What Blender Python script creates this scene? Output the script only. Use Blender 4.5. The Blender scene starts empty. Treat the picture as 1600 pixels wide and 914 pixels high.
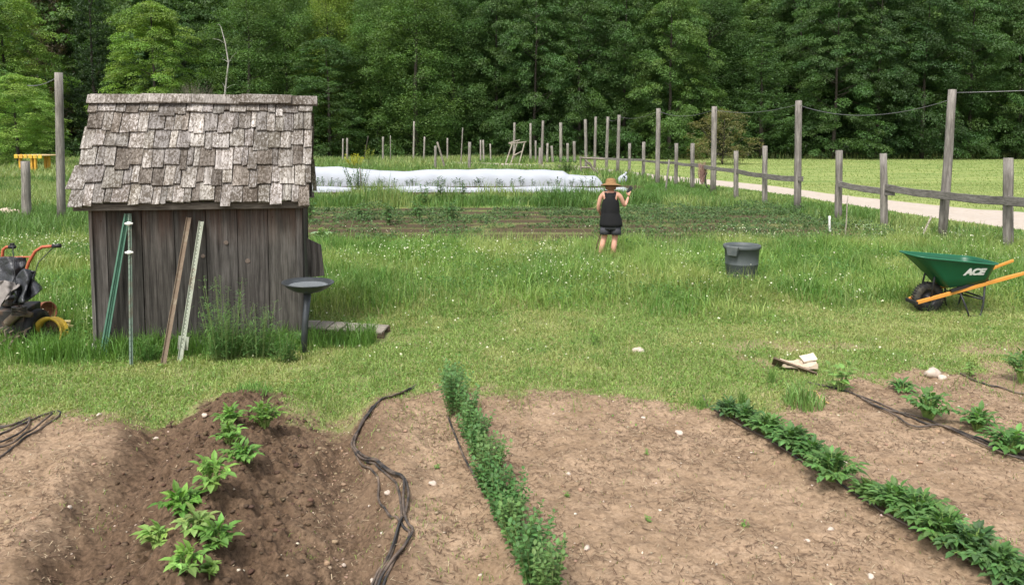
import bpy, math, random
import numpy as np
from mathutils import Matrix, Vector, Euler
R = math.radians
C = bpy.context.scene.collection
scene = bpy.context.scene

# ------------------------------------------------------------------ camera, sky, sun, exposure
F, PX, PY, CAMH = 1200.0, 800.0, 300.0, 2.35
PITCH = math.atan(90 / F)
cam = bpy.data.cameras.new('camera'); camo = bpy.data.objects.new('camera', cam); C.objects.link(camo)
cam.sensor_width = 36; cam.lens = 27.0; cam.shift_y = -(457 - PY) / 1600
cam.clip_start = 0.05; cam.clip_end = 3000
camo.location = (0, 0, CAMH); camo.rotation_euler = (R(90) - PITCH, 0, 0)
scene.camera = camo

SUN_EL, SUN_AZ = 58, 205          # azimuth clockwise from +Y: behind the camera, a little to the left
w = bpy.data.worlds.new('World'); scene.world = w; w.use_nodes = True
nt = w.node_tree; bg = nt.nodes['Background']
sky = nt.nodes.new('ShaderNodeTexSky'); sky.sky_type = 'NISHITA'; sky.sun_disc = False
sky.sun_elevation = R(SUN_EL); sky.sun_rotation = R(SUN_AZ)
sky.air_density = 1.0; sky.dust_density = 4.0; sky.ozone_density = 0.6
hs = nt.nodes.new('ShaderNodeHueSaturation'); hs.inputs['Saturation'].default_value = 0.35
nt.links.new(sky.outputs[0], hs.inputs['Color']); nt.links.new(hs.outputs[0], bg.inputs[0])
bg.inputs[1].default_value = 0.13
sl = bpy.data.lights.new('sun', 'SUN'); slo = bpy.data.objects.new('sun', sl); C.objects.link(slo)
sl.energy = 1.5; sl.angle = R(14); sl.color = (1, 0.96, 0.9)
a, e = R(SUN_AZ), R(SUN_EL)
sd = Vector((math.sin(a) * math.cos(e), math.cos(a) * math.cos(e), math.sin(e)))
slo.rotation_euler = sd.to_track_quat('Z', 'Y').to_euler()
vs = scene.view_settings
vs.view_transform = 'Standard'; vs.look = 'None'; vs.gamma = 1; vs.use_curve_mapping = False
vs.exposure = 1.0
scene.cycles.max_bounces = 6; scene.cycles.diffuse_bounces = 3; scene.cycles.transmission_bounces = 4
scene.cycles.glossy_bounces = 2; scene.cycles.use_denoising = True

# ------------------------------------------------------------------ helpers
def at(px, py, z=0.0):
    """pixel of the 1600x914 photograph -> point on the horizontal plane z"""
    x = (px - PX) / F; u = -(py - PY) / F
    cp, sp = math.cos(PITCH), math.sin(PITCH)
    d = Vector((x, cp + u * sp, -sp + u * cp))
    t = (z - CAMH) / d.z
    return Vector((d.x * t, d.y * t, z))
def at_y(px, py, Y):
    x = (px - PX) / F; u = -(py - PY) / F
    cp, sp = math.cos(PITCH), math.sin(PITCH)
    d = Vector((x, cp + u * sp, -sp + u * cp)); t = Y / d.y
    return Vector((d.x * t, Y, CAMH + d.z * t))

def tag(o, label=None, cat=None, group=None, kind=None):
    if label: o['label'] = label
    if cat: o['category'] = cat
    if group: o['group'] = group
    if kind: o['kind'] = kind
    return o
def empty(name, loc=(0, 0, 0), rz=0, label=None, cat=None, group=None):
    o = bpy.data.objects.new(name, None); C.objects.link(o); o.empty_display_size = .1
    o.location = loc; o.rotation_euler = (0, 0, rz)
    return tag(o, label, cat, group)

def hash2(ix, iy, seed):
    h = (ix.astype(np.int64) * 374761393 + iy.astype(np.int64) * 668265263 + seed * 974634777) & 0x7fffffff
    h = ((h ^ (h >> 13)) * 1274126177) & 0x7fffffff
    return ((h ^ (h >> 16)) & 0xffff) / 65535.0
def vnoise(x, y, seed=0):
    x = np.asarray(x, float); y = np.asarray(y, float)
    ix = np.floor(x); iy = np.floor(y); fx = x - ix; fy = y - iy
    fx = fx * fx * (3 - 2 * fx); fy = fy * fy * (3 - 2 * fy)
    a = hash2(ix, iy, seed); b = hash2(ix + 1, iy, seed); c = hash2(ix, iy + 1, seed); d = hash2(ix + 1, iy + 1, seed)
    return (a + (b - a) * fx) * (1 - fy) + (c + (d - c) * fx) * fy * 1.0
def fbm(x, y, s=1.0, oct=4, seed=0):
    t = 0; amp = .5; tot = 0
    for i in range(oct):
        th = .6 * i + .3
        xr = x * math.cos(th) - y * math.sin(th); yr = x * math.sin(th) + y * math.cos(th)
        t = t + amp * vnoise(xr * s + 17.3 * i, yr * s - 9.1 * i, seed + i); tot += amp
        amp *= .5; s *= 2.03
    return t / tot
def sst(a, b, x):
    t = np.clip((x - a) / (b - a), 0, 1); return t * t * (3 - 2 * t)

class MB:
    def __init__(s): s.v = []; s.f = []; s.c = []
    def add(s, verts, faces, col=(1, 1, 1)):
        o = len(s.v); s.v += [tuple(p) for p in verts]; s.c += [col] * len(verts)
        s.f += [tuple(i + o for i in f) for f in faces]
    def box(s, c, size, rot=None, col=(1, 1, 1), taper=1.0, jit=0):
        x, y, z = [q / 2 for q in size]; vv = []
        for sz in (-1, 1):
            for sx, sy in ((-1, -1), (1, -1), (1, 1), (-1, 1)):
                k = taper if sz > 0 else 1
                p = Vector((sx * x * k + random.uniform(-jit, jit), sy * y * k + random.uniform(-jit, jit), sz * z + random.uniform(-jit, jit)))
                if rot: p = rot @ p
                vv.append(p + Vector(c))
        s.add(vv, [(3, 2, 1, 0), (4, 5, 6, 7), (0, 1, 5, 4), (1, 2, 6, 5), (2, 3, 7, 6), (3, 0, 4, 7)], col)
    def tube(s, pts, rad, n=8, col=(1, 1, 1), cap=True):
        pts = [Vector(p) for p in pts]
        if not hasattr(rad, '__len__'): rad = [rad] * len(pts)
        vv = []; up = None
        for i, p in enumerate(pts):
            t = (pts[min(i + 1, len(pts) - 1)] - pts[max(i - 1, 0)]).normalized()
            if up is None: up = Vector((0, 0, 1)) if abs(t.z) < .9 else Vector((1, 0, 0))
            sx = t.cross(up).normalized(); up = sx.cross(t).normalized()
            for k in range(n):
                a = 2 * math.pi * k / n
                vv.append(p + (sx * math.cos(a) + up * math.sin(a)) * rad[i])
        ff = []
        for i in range(len(pts) - 1):
            for k in range(n):
                a, b = i * n + k, i * n + (k + 1) % n
                ff.append((a, b, b + n, a + n))
        if cap: ff.append(tuple(range(n))[::-1]); ff.append(tuple((len(pts) - 1) * n + k for k in range(n)))
        s.add(vv, ff, col)
    def lathe(s, prof, n=32, c=(0, 0, 0), axis=None, col=(1, 1, 1), close=False):
        m = axis if axis else Matrix.Identity(3); vv = []
        for r, z in prof:
            for k in range(n):
                a = 2 * math.pi * k / n
                vv.append(m @ Vector((r * math.cos(a), r * math.sin(a), z)) + Vector(c))
        ff = []; L = len(prof)
        for i in range(L if close else L - 1):
            for k in range(n):
                a, b = i * n + k, i * n + (k + 1) % n; j = ((i + 1) % L - i) * n
                ff.append((a, b, b + j, a + j))
        s.add(vv, ff, col)
    def rings(s, rings, col=(1, 1, 1), cap=False, closed=True):
        n = len(rings[0]); vv = [p for r in rings for p in r]; ff = []
        for i in range(len(rings) - 1):
            for k in range(n if closed else n - 1):
                a, b = i * n + k, i * n + (k + 1) % n
                ff.append((a, b, b + n, a + n))
        if cap: ff.append(tuple(range(n))[::-1]); ff.append(tuple((len(rings) - 1) * n + k for k in range(n)))
        s.add(vv, ff, col)
    def leaf(s, p, d, up, L, W, bend=.25, fold=.25, col=(1, 1, 1)):
        """a pointed leaf: a folded blade of six faces, bent down along its length"""
        d = Vector(d).normalized(); sd = d.cross(Vector(up))
        if sd.length < 1e-4: sd = d.cross(Vector((1, 0, 0)))
        sd.normalize(); nn = sd.cross(d).normalized(); p = Vector(p); vv = [p]
        for t, wd in ((.3, .46), (.65, .42)):
            c = p + d * (L * t) - nn * (bend * L * t * t)
            q = nn * (fold * W * wd)
            vv += [c + sd * (W * wd) + q, c, c - sd * (W * wd) + q]
        vv.append(p + d * L - nn * (bend * L))
        s.add(vv, [(0, 2, 1), (0, 3, 2), (1, 2, 5, 4), (2, 3, 6, 5), (4, 5, 7), (5, 6, 7)], col)
    def build(s, name, mat, parent=None, smooth=False, bevel=0):
        me = bpy.data.meshes.new(name); me.from_pydata(s.v, [], s.f); me.update()
        at_ = me.color_attributes.new('Col', 'FLOAT_COLOR', 'POINT')
        arr = np.ones((len(s.v), 4), np.float32); arr[:, :3] = np.array(s.c, np.float32); at_.data.foreach_set('color', arr.ravel())
        me.materials.append(mat)
        if smooth: me.polygons.foreach_set('use_smooth', [True] * len(me.polygons))
        o = bpy.data.objects.new(name, me); C.objects.link(o); o.parent = parent
        if bevel:
            b = o.modifiers.new('b', 'BEVEL'); b.width = bevel; b.segments = 2; b.limit_method = 'ANGLE'
        return o

def fastmesh(name, V, loops, starts, totals, col, mat, parent=None, smooth=False, link=True):
    me = bpy.data.meshes.new(name)
    V = np.asarray(V, np.float32).reshape(-1, 3)
    me.vertices.add(len(V)); me.vertices.foreach_set('co', V.ravel())
    me.loops.add(len(loops)); me.loops.foreach_set('vertex_index', np.asarray(loops, np.int32))
    me.polygons.add(len(starts)); me.polygons.foreach_set('loop_start', np.asarray(starts, np.int32)); me.polygons.foreach_set('loop_total', np.asarray(totals, np.int32))
    if smooth: me.polygons.foreach_set('use_smooth', np.ones(len(starts), bool))
    me.update(calc_edges=True)
    if col is not None:
        at_ = me.color_attributes.new('Col', 'FLOAT_COLOR', 'POINT')
        arr = np.ones((len(V), 4), np.float32); arr[:, :3] = col; at_.data.foreach_set('color', arr.ravel())
    me.materials.append(mat)
    if not link: return me
    o = bpy.data.objects.new(name, me); C.objects.link(o); o.parent = parent
    return o
def quads(name, V, col, mat, parent=None, link=True):
    n = len(V)
    return fastmesh(name, V, np.arange(n * 4), np.arange(n) * 4, np.full(n, 4), np.repeat(col, 4, 0), mat, parent, link=link)
def cards(Cn, N, size, aspect=.6, rng=np.random, tri=.15):
    """kite-shaped leaf faces: centres, normals, sizes"""
    n = len(Cn); N = N / (np.linalg.norm(N, axis=1, keepdims=True) + 1e-9)
    T = rng.normal(size=(n, 3)); T -= N * (T * N).sum(1, keepdims=True); T /= np.linalg.norm(T, axis=1, keepdims=True) + 1e-9
    B = np.cross(N, T); s = np.asarray(size).reshape(-1, 1) / 2
    return np.stack([Cn - T * s, Cn - T * s * tri + B * s * aspect + N * s * .15, Cn + T * s, Cn - T * s * tri - B * s * aspect + N * s * .15], 1)
def blades(name, P, h, wd, lean, col, mat, rng, label=None, cat=None, droop=.5):
    n = len(P); an = rng.uniform(0, 6.283, n); la = rng.uniform(0, 6.283, n)
    sx = np.stack([np.cos(an), np.sin(an), 0 * an], 1) * (wd / 2)[:, None]
    L = np.stack([np.cos(la), np.sin(la), 0 * la], 1) * (lean * h)[:, None]
    up = np.zeros((n, 3)); up[:, 2] = h
    mid = P + up * .55 + L * .3; tip = P + up * (1 - lean * droop)[:, None] + L
    V = np.stack([P - sx, P + sx, mid + sx * .8, mid - sx * .8, tip], 1)
    b = (np.arange(n) * 5)[:, None]
    loops = (b + np.array([[0, 1, 2, 3, 3, 2, 4]])).ravel()
    starts = (np.arange(n)[:, None] * 7 + np.array([[0, 4]])).ravel(); tot = np.tile([4, 3], n)
    o = fastmesh(name, V, loops, starts, tot, np.repeat(col, 5, 0), mat)
    return tag(o, label, cat, kind='stuff')

# ------------------------------------------------------------------ materials
def newmat(name):
    m = bpy.data.materials.new(name); m.use_nodes = True; n = m.node_tree.nodes
    return m, n, m.node_tree.links, n['Principled BSDF']
def mix(n, l, mode, fac, a, b):
    x = n.new('ShaderNodeMix'); x.data_type = 'RGBA'; x.blend_type = mode
    for s, v in ((x.inputs[0], fac), (x.inputs[6], a), (x.inputs[7], b)):
        if isinstance(v, bpy.types.NodeSocket): l.new(v, s)
        elif isinstance(v, (int, float)): s.default_value = v
        else: s.default_value = (*v, 1)
    return x.outputs[2]
def ramp(n, l, src, p0, p1, c0=(0, 0, 0), c1=(1, 1, 1)):
    r = n.new('ShaderNodeValToRGB'); e = r.color_ramp.elements
    e[0].position = p0; e[1].position = p1; e[0].color = (*c0, 1); e[1].color = (*c1, 1)
    l.new(src, r.inputs[0]); return r.outputs[0]
def noise(n, l, scale, vec=(1, 1, 1), det=5, rough=.6, dist=0, coord='Object'):
    tc = n.new('ShaderNodeTexCoord'); mp = n.new('ShaderNodeMapping'); mp.inputs['Scale'].default_value = vec
    l.new(tc.outputs[coord], mp.inputs[0]); t = n.new('ShaderNodeTexNoise')
    t.inputs['Scale'].default_value = scale; t.inputs['Detail'].default_value = det; t.inputs['Roughness'].default_value = rough
    t.inputs['Distortion'].default_value = dist
    l.new(mp.outputs[0], t.inputs['Vector']); return t.outputs['Fac']
def bump(n, l, p, src, strength, dist=.01):
    b = n.new('ShaderNodeBump'); b.inputs['Strength'].default_value = strength; b.inputs['Distance'].default_value = dist
    l.new(src, b.inputs['Height']); l.new(b.outputs[0], p.inputs['Normal'])
def foliage(name, base=(1, 1, 1), trans=.3, rough=.55, objcol=True):
    m, n, l, p = newmat(name)
    at_ = n.new('ShaderNodeAttribute'); at_.attribute_name = 'Col'
    c = at_.outputs['Color']
    if objcol:
        oi = n.new('ShaderNodeObjectInfo'); c = mix(n, l, 'MULTIPLY', 1.0, c, oi.outputs['Color'])
    c = mix(n, l, 'MULTIPLY', 1.0, c, base)
    l.new(c, p.inputs['Base Color']); p.inputs['Roughness'].default_value = rough; p.inputs['Specular IOR Level'].default_value = .35
    tr = n.new('ShaderNodeBsdfTranslucent'); c2 = mix(n, l, 'MULTIPLY', 1.0, c, (1.15, 1.2, .55)); l.new(c2, tr.inputs[0])
    ms = n.new('ShaderNodeMixShader'); ms.inputs[0].default_value = trans
    l.new(p.outputs[0], ms.inputs[1]); l.new(tr.outputs[0], ms.inputs[2]); l.new(ms.outputs[0], n['Material Output'].inputs[0])
    return m
def plain(name, col, rough=.6, metal=0, var=.25, scale=12, vec=(1, 1, 1), bmp=.2, spec=.4, usecol=True, dirt=None, dirtamt=(.5, .7)):
    m, n, l, p = newmat(name)
    f = noise(n, l, scale, vec)
    c = mix(n, l, 'MIX', f, tuple(q * (1 - var) for q in col), tuple(min(1, q * (1 + var)) for q in col))
    if dirt:
        g = noise(n, l, scale * .35, vec, 6, .7); g = ramp(n, l, g, dirtamt[0], dirtamt[1]); c = mix(n, l, 'MIX', g, c, dirt)
    if usecol:
        at_ = n.new('ShaderNodeAttribute'); at_.attribute_name = 'Col'; c = mix(n, l, 'MULTIPLY', 1.0, c, at_.outputs['Color'])
    l.new(c, p.inputs['Base Color']); p.inputs['Roughness'].default_value = rough; p.inputs['Metallic'].default_value = metal
    p.inputs['Specular IOR Level'].default_value = spec
    if bmp: bump(n, l, p, f, bmp, .005)
    return m
def wood(name, dark, light, vec, lichen=None, lam=(.55, .62), top=None, zr=(0, 1), bmp=.5):
    """weathered wood: grain stretched by vec, optional lichen spots, optional less weathered band at height zr"""
    m, n, l, p = newmat(name)
    g = noise(n, l, 1.0, vec, 6, .65, .4); big = noise(n, l, 2.2, (1, 1, 1), 4, .6)
    c = mix(n, l, 'MIX', ramp(n, l, g, .3, .72), dark, light)
    c = mix(n, l, 'MULTIPLY', .6, c, ramp(n, l, big, .3, .7, (.62, .6, .58), (1.2, 1.2, 1.2)))
    fine = noise(n, l, 1.0, tuple(q * 3.1 for q in vec), 3, .7)
    c = mix(n, l, 'MULTIPLY', .55, c, ramp(n, l, fine, .35, .6, (.45, .43, .4), (1.1, 1.1, 1.1)))
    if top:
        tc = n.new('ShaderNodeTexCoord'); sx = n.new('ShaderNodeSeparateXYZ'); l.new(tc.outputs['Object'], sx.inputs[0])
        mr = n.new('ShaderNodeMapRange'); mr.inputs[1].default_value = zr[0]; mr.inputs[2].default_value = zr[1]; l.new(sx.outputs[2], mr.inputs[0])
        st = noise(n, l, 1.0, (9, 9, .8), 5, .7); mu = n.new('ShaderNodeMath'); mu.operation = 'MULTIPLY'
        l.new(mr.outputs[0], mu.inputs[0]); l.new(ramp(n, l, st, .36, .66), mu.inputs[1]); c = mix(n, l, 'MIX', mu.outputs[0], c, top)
    if lichen:
        lf = noise(n, l, 34, (1.6, .8, .8), 6, .78); lb = noise(n, l, 3.2, (1, 1, 1), 3, .6)
        mm = n.new('ShaderNodeMath'); mm.operation = 'ADD'; l.new(lf, mm.inputs[0]); m2 = n.new('ShaderNodeMath'); m2.operation = 'MULTIPLY'; m2.inputs[1].default_value = .35
        l.new(lb, m2.inputs[0]); l.new(m2.outputs[0], mm.inputs[1])
        c = mix(n, l, 'MIX', ramp(n, l, mm.outputs[0], lam[0], lam[1]), c, lichen)
        wf = noise(n, l, 42, (1, 1, 1), 3, .6); c = mix(n, l, 'MIX', ramp(n, l, wf, .66, .71), c, (.62, .6, .54))
    at_ = n.new('ShaderNodeAttribute'); at_.attribute_name = 'Col'; c = mix(n, l, 'MULTIPLY', 1.0, c, at_.outputs['Color'])
    l.new(c, p.inputs['Base Color']); p.inputs['Roughness'].default_value = .88; p.inputs['Specular IOR Level'].default_value = .25
    bump(n, l, p, g, bmp, .006)
    return m

M = {}
M['leaf'] = foliage('leaf', trans=.34)
M['grass'] = foliage('grass_blade', trans=.3, rough=.5)
M['bark'] = plain('bark', (.045, .038, .030), .9, var=.5, scale=4, vec=(6, 6, 1), bmp=.8)
M['birch'] = plain('pale_bark', (.36, .345, .31), .8, var=.3, scale=5, dirt=(.08, .07, .06))
M['stem'] = plain('plant_stem', (.16, .22, .07), .6, bmp=0)
M['shingle'] = wood('roof_shingle', (.13, .12, .11), (.58, .56, .54), (44, 4, 4), (.105, .09, .072), (.64, .73))
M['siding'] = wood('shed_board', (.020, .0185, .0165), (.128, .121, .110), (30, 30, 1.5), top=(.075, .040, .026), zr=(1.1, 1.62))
M['trim'] = wood('shed_trim', (.09, .08, .07), (.28, .255, .23), (3, 26, 26))
M['post'] = wood('fence_post_wood', (.12, .11, .10), (.36, .335, .30), (22, 22, 1.6))
M['rail'] = wood('fence_rail_wood', (.09, .085, .075), (.27, .255, .23), (5, 5, 30))
M['plank'] = wood('plank_wood', (.24, .21, .17), (.52, .47, .4), (3, 20, 20))
M['hose'] = plain('hose_plastic', (.024, .023, .023), .55, var=.3, scale=16, bmp=.1, dirt=(.19, .14, .105), dirtamt=(.42, .66))
M['wire'] = plain('wire_metal', (.2, .2, .2), .5, .6, bmp=0)
M['cover'] = None

# ------------------------------------------------------------------ ground
SB = [(-400, 690), (0, 662), (60, 656), (120, 652), (200, 660), (260, 655), (330, 628), (420, 626), (480, 642), (560, 645), (600, 622), (680, 612), (800, 612), (900, 610),
      (960, 622), (1050, 632), (1110, 645), (1190, 652), (1230, 632), (1290, 612), (1340, 592), (1420, 578), (1500, 582), (1600, 572), (2100, 566)]
_sb = [at(*p) for p in SB]; SBX = np.array([p.x for p in _sb]); SBY = np.array([p.y for p in _sb])
def bed_edge(x): return np.interp(x, SBX, SBY)
def soil_mask(x, y):
    nz = (fbm(x, y, 2.2, 4, 5) - .5) * .6 + (fbm(x, y, 11, 4, 9) - .5) * .55
    m = sst(.20, -.20, y - bed_edge(x) + nz)
    patch = sst(.58, .66, fbm(x, y, 1.1, 4, 31)) * sst(1.9, 2.8, x) * sst(9.2, 8.0, y)
    return np.maximum(m, patch * .85)
RC0, RC1 = at(385, 640), at(312, 905)         # crest of the hilled potato row
def ridge_u(x, y):
    t = (y - RC1.y) / (RC0.y - RC1.y); return x - (RC1.x + (RC0.x - RC1.x) * t)
def row_x(p0, p1, y): return p1.x + (p0.x - p1.x) * (y - p1.y) / (p0.y - p1.y)
M0, M1 = at(703, 628), at(826, 908)
W0, W1 = at(1125, 650), at(1545, 905)
def gz(x, y):
    """ground height"""
    x = np.asarray(x, float); y = np.asarray(y, float)
    s = soil_mask(x, y)
    u = ridge_u(x, y) + (fbm(x, y, 2.6, 3, 3) - .5) * .34
    fade = sst(6.95, 6.35, y) * sst(1.5, 3, y)
    z = .19 * np.exp(-(u / .27) ** 2) - .13 * np.exp(-((u - .80) / .20) ** 2) - .10 * np.exp(-((u + .68) / .20) ** 2) + .07 * np.exp(-((u - 1.2) / .16) ** 2) + .04 * np.exp(-((u + 1.08) / .16) ** 2)
    rough = np.exp(-((u - .05) / .75) ** 2)
    z = z * fade
    n1 = fbm(x, y, 3.1, 4, 11) - .5; n2 = fbm(x, y, 14, 4, 12) - .5
    n3 = np.abs(fbm(x, y, 9, 4, 14) - .5)
    n4_ = np.abs(fbm(x, y, 24, 3, 15) - .5); z = z + s * rough * fade * .035 * (fbm(x * .45 + y * .2, y * 2.2 - x * 1.0, 5, 3, 16) - .5); z = z + s * (n1 * .06 + n2 * .034 - n4_ * .012 + rough * fade * (n1 * .05 + n2 * .08 - n3 * .20 - n4_ * .05))
    um = x - row_x(M0, M1, y); uw = x - row_x(W0, W1, y)
    z = z + s * .045 * (np.exp(-(um / .28) ** 2) + np.exp(-(uw / .3) ** 2))
    near = sst(26, 12, y)
    z = z + (1 - s) * near * (fbm(x, y, .8, 3, 20) - .5) * .05
    return z
def gz1(x, y): return float(gz(np.array([x]), np.array([y]))[0])

ROWS_Y = [at(0, q).y for q in (327, 333, 339.5, 346, 353, 360, 369, 379)]
def garden_soil(x, y):
    """bare strips between the vegetable rows in the middle distance"""
    m = np.zeros_like(x)
    wob = (fbm(x, y * .3, .35, 3, 41) - .5) * .9
    for i, ry in enumerate(ROWS_Y):
        wd = .36 + .02 * (i > 4)
        yy = ry + wob * .5 + .012 * x
        m = np.maximum(m, sst(wd + .12, wd - .02, np.abs(y - yy)))
    m = m * sst(-7.5, -6.5, x) * sst(9.2, 7.4, x)
    m = m * sst(.25, .45, fbm(x, y, .8, 3, 44) + .15 * (y < 19.4) - .012 * x)
    return m
def cover_soil(x, y):
    return sst(29.6, 30.0, y + .2 * np.sin(x)) * sst(35.6, 35.2, y) * sst(6.3, 5.6, x) * sst(-16, -14, x)
def road_soil(x, y): return 0 * x

def axis(parts):
    o = []
    for a, b, st in parts: o.append(np.arange(a, b, st))
    return np.concatenate(o)
xs = axis([(-900, -100, 80), (-100, -20, 8), (-20, -6.2, .5), (-6.2, 6.4, .0125), (6.4, 20, .5), (20, 100, 8), (100, 901, 80)])
ys = axis([(-300, -20, 40), (-20, 0, 4), (0, 3.3, .3), (3.3, 7.9, .0125), (7.9, 40, .25), (40, 120, 4), (120, 1500, 60)])
GX, GY = np.meshgrid(xs, ys)
gx, gy = GX.ravel(), GY.ravel()
gzv = gz(gx, gy)
V = np.stack([gx, gy, gzv], 1); nx, ny = len(xs), len(ys)
i0 = (np.arange(ny - 1)[:, None] * nx + np.arange(nx - 1)[None, :]).ravel()
loops = np.stack([i0, i0 + 1, i0 + 1 + nx, i0 + nx], 1).ravel(); nf = len(i0)
sm = soil_mask(gx, gy)
u = ridge_u(gx, gy) + (fbm(gx, gy, 2.5, 4, 8) - .5) * .4
damp = np.maximum(sst(1.0, .45, np.abs(u + .15)), .72 * sst(1.15, .75, np.abs(u - .25)))
damp = np.clip(damp * (.72 + .75 * fbm(gx, gy, 3.4, 4, 18)), 0, 1) * sst(7.2, 6.7, gy) * sm
plot = sst(16.3, 16.8, gy) * sst(24.6, 24, gy) * sst(-8, -7, gx) * sst(9, 7.5, gx)
far = np.clip(np.maximum(np.maximum(garden_soil(gx, gy) * .95, cover_soil(gx, gy)), plot * (.2 + .5 * fbm(gx, gy, 1.2, 3, 19))), 0, 1)
col = np.stack([sm, damp, far], 1)

m, n, l, p = newmat('ground_earth')
at_ = n.new('ShaderNodeAttribute'); at_.attribute_name = 'Col'
sp = n.new('ShaderNodeSeparateColor'); l.new(at_.outputs['Color'], sp.inputs[0])
n1 = noise(n, l, 2.2, det=7, rough=.65); n2 = noise(n, l, 38, det=8, rough=.72); n3 = noise(n, l, 150, det=4, rough=.7); n4 = noise(n, l, 9, det=6, rough=.7)
dry = mix(n, l, 'MIX', ramp(n, l, n1, .35, .68), (.235, .163, .103), (.37, .268, .180))
dry = mix(n, l, 'MULTIPLY', .8, dry, ramp(n, l, n2, .33, .62, (.60, .56, .52), (1.12, 1.12, 1.12)))
dry = mix(n, l, 'MIX', ramp(n, l, n4, .52, .66), dry, (.19, .13, .085))
dry = mix(n, l, 'MIX', ramp(n, l, n3, .64, .70), dry, (.50, .41, .31))
wet = mix(n, l, 'MIX', ramp(n, l, n2, .35, .65), (.052, .033, .020), (.150, .098, .062))
wet = mix(n, l, 'MIX', ramp(n, l, n4, .58, .74), wet, (.20, .135, .088))
soil = mix(n, l, 'MIX', sp.outputs[1], dry, wet)
dirt_and_shade = mix(n, l, 'MIX', n2, (.028, .018, .012), (.105, .070, .045))  # strip soil, darkened to paint in drip lines and furrow shadows
thatch = mix(n, l, 'MIX', n4, (.11, .15, .045), (.22, .24, .09))
thatch = mix(n, l, 'MIX', ramp(n, l, n2, .5, .7), thatch, (.26, .23, .12))
# mown meadow further off
mead = mix(n, l, 'MIX', ramp(n, l, noise(n, l, .35, vec=(.5, 1.6, 1), det=6, rough=.65), .35, .68), (.15, .22, .06), (.31, .34, .12))
mead = mix(n, l, 'MULTIPLY', .5, mead, ramp(n, l, noise(n, l, 3, det=5, rough=.8), .3, .7, (.6, .62, .55), (1.2, 1.2, 1.2)))
tc = n.new('ShaderNodeTexCoord'); sx = n.new('ShaderNodeSeparateXYZ'); l.new(tc.outputs['Object'], sx.inputs[0])
mr = n.new('ShaderNodeMapRange'); mr.inputs[1].default_value = 14; mr.inputs[2].default_value = 24; l.new(sx.outputs[1], mr.inputs[0])
gr = mix(n, l, 'MIX', mr.outputs[0], thatch, mead)
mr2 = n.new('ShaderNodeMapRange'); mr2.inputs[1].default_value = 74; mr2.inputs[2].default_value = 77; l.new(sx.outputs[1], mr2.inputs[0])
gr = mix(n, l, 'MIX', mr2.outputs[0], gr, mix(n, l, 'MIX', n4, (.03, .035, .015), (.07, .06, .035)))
gr = mix(n, l, 'MIX', sp.outputs[2], gr, dirt_and_shade)
c = mix(n, l, 'MIX', sp.outputs[0], gr, soil)
l.new(c, p.inputs['Base Color']); p.inputs['Roughness'].default_value = .95; p.inputs['Specular IOR Level'].default_value = .15
bump(n, l, p, n2, .7, .012)
ground = fastmesh('ground', V, loops, np.arange(nf) * 4, np.full(nf, 4), col, m, smooth=True)
tag(ground, kind='structure')

# gravel track
NE = [at(1040, 283), at(1145, 294), at(1245, 307), at(1290, 315), at(1382, 329), at(1475, 344), at(1600, 361), at(1740, 385), at(2100, 470)]
FE = [at(1040, 275), at(1116, 281.5), at(1200, 290), at(1290, 302), at(1380, 312.5), at(1475, 322), at(1600, 331.5), at(1760, 348), at(2200, 400)]
NE = [at(700, 258), at(900, 266), at(985, 275)] + NE; FE = [at(700, 253), at(900, 259), at(975, 267.5)] + FE
def polyat(pts, t):
    d = [0]
    for a_, b_ in zip(pts, pts[1:]): d.append(d[-1] + (b_ - a_).length)
    q = t * d[-1]
    return np.interp(q, d, [p_.x for p_ in pts]), np.interp(q, d, [p_.y for p_ in pts])
K, J = 260, 14
tt = np.linspace(0, 1, K); ax_, ay_ = polyat(NE, tt); bx_, by_ = polyat(FE, tt)
ed = (fbm(ax_ * 1.0, ay_, 2.0, 4, 61) - .5) * .55; ed2 = (fbm(bx_, by_, 2.0, 4, 62) - .5) * .55
RVs = []
for j in range(J + 1):
    q = j / J
    q2 = q + (1 - q) ** 4 * ed / 3 - q ** 4 * ed2 / 3
    X = ax_ + (bx_ - ax_) * q2; Y = ay_ + (by_ - ay_) * q2
    Z = .035 - .02 * math.cos(4 * math.pi * q) + (fbm(X, Y, 3, 3, 63) - .5) * .02 - .05 * (j in (0, J))
    RVs.append(np.stack([X, Y, Z], 1))
RV = np.stack(RVs, 1).reshape(-1, 3)
i0 = (np.arange(K - 1)[:, None] * (J + 1) + np.arange(J)[None, :]).ravel()
lp = np.stack([i0, i0 + (J + 1), i0 + (J + 2), i0 + 1], 1).ravel()
mg = plain('gravel', (.43, .375, .32), .95, var=.22, scale=14, bmp=.5, spec=.15, usecol=False, dirt=(.36, .29, .22), dirtamt=(.5, .75))
tag(fastmesh('gravel_road', RV, lp, np.arange(len(i0)) * 4, np.full(len(i0), 4), None, mg, smooth=True), kind='structure')
def on_road(x, y):
    yn = np.interp(y, [p_.y for p_ in NE[::-1]], [p_.x for p_ in NE[::-1]]); yf = np.interp(y, [p_.y for p_ in FE[::-1]], [p_.x for p_ in FE[::-1]])
    return (x > yn - .1) & (x < yf + .1)
def right_of_road(x, y):
    yn = np.interp(y, [p_.y for p_ in NE[::-1]], [p_.x for p_ in NE[::-1]]); return x > yn + np.where(y > 55, (y - 55) * .9 + 9 * (fbm(x, y, .15, 3, 400) - .3), 0)
print('ground done', len(V))

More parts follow.
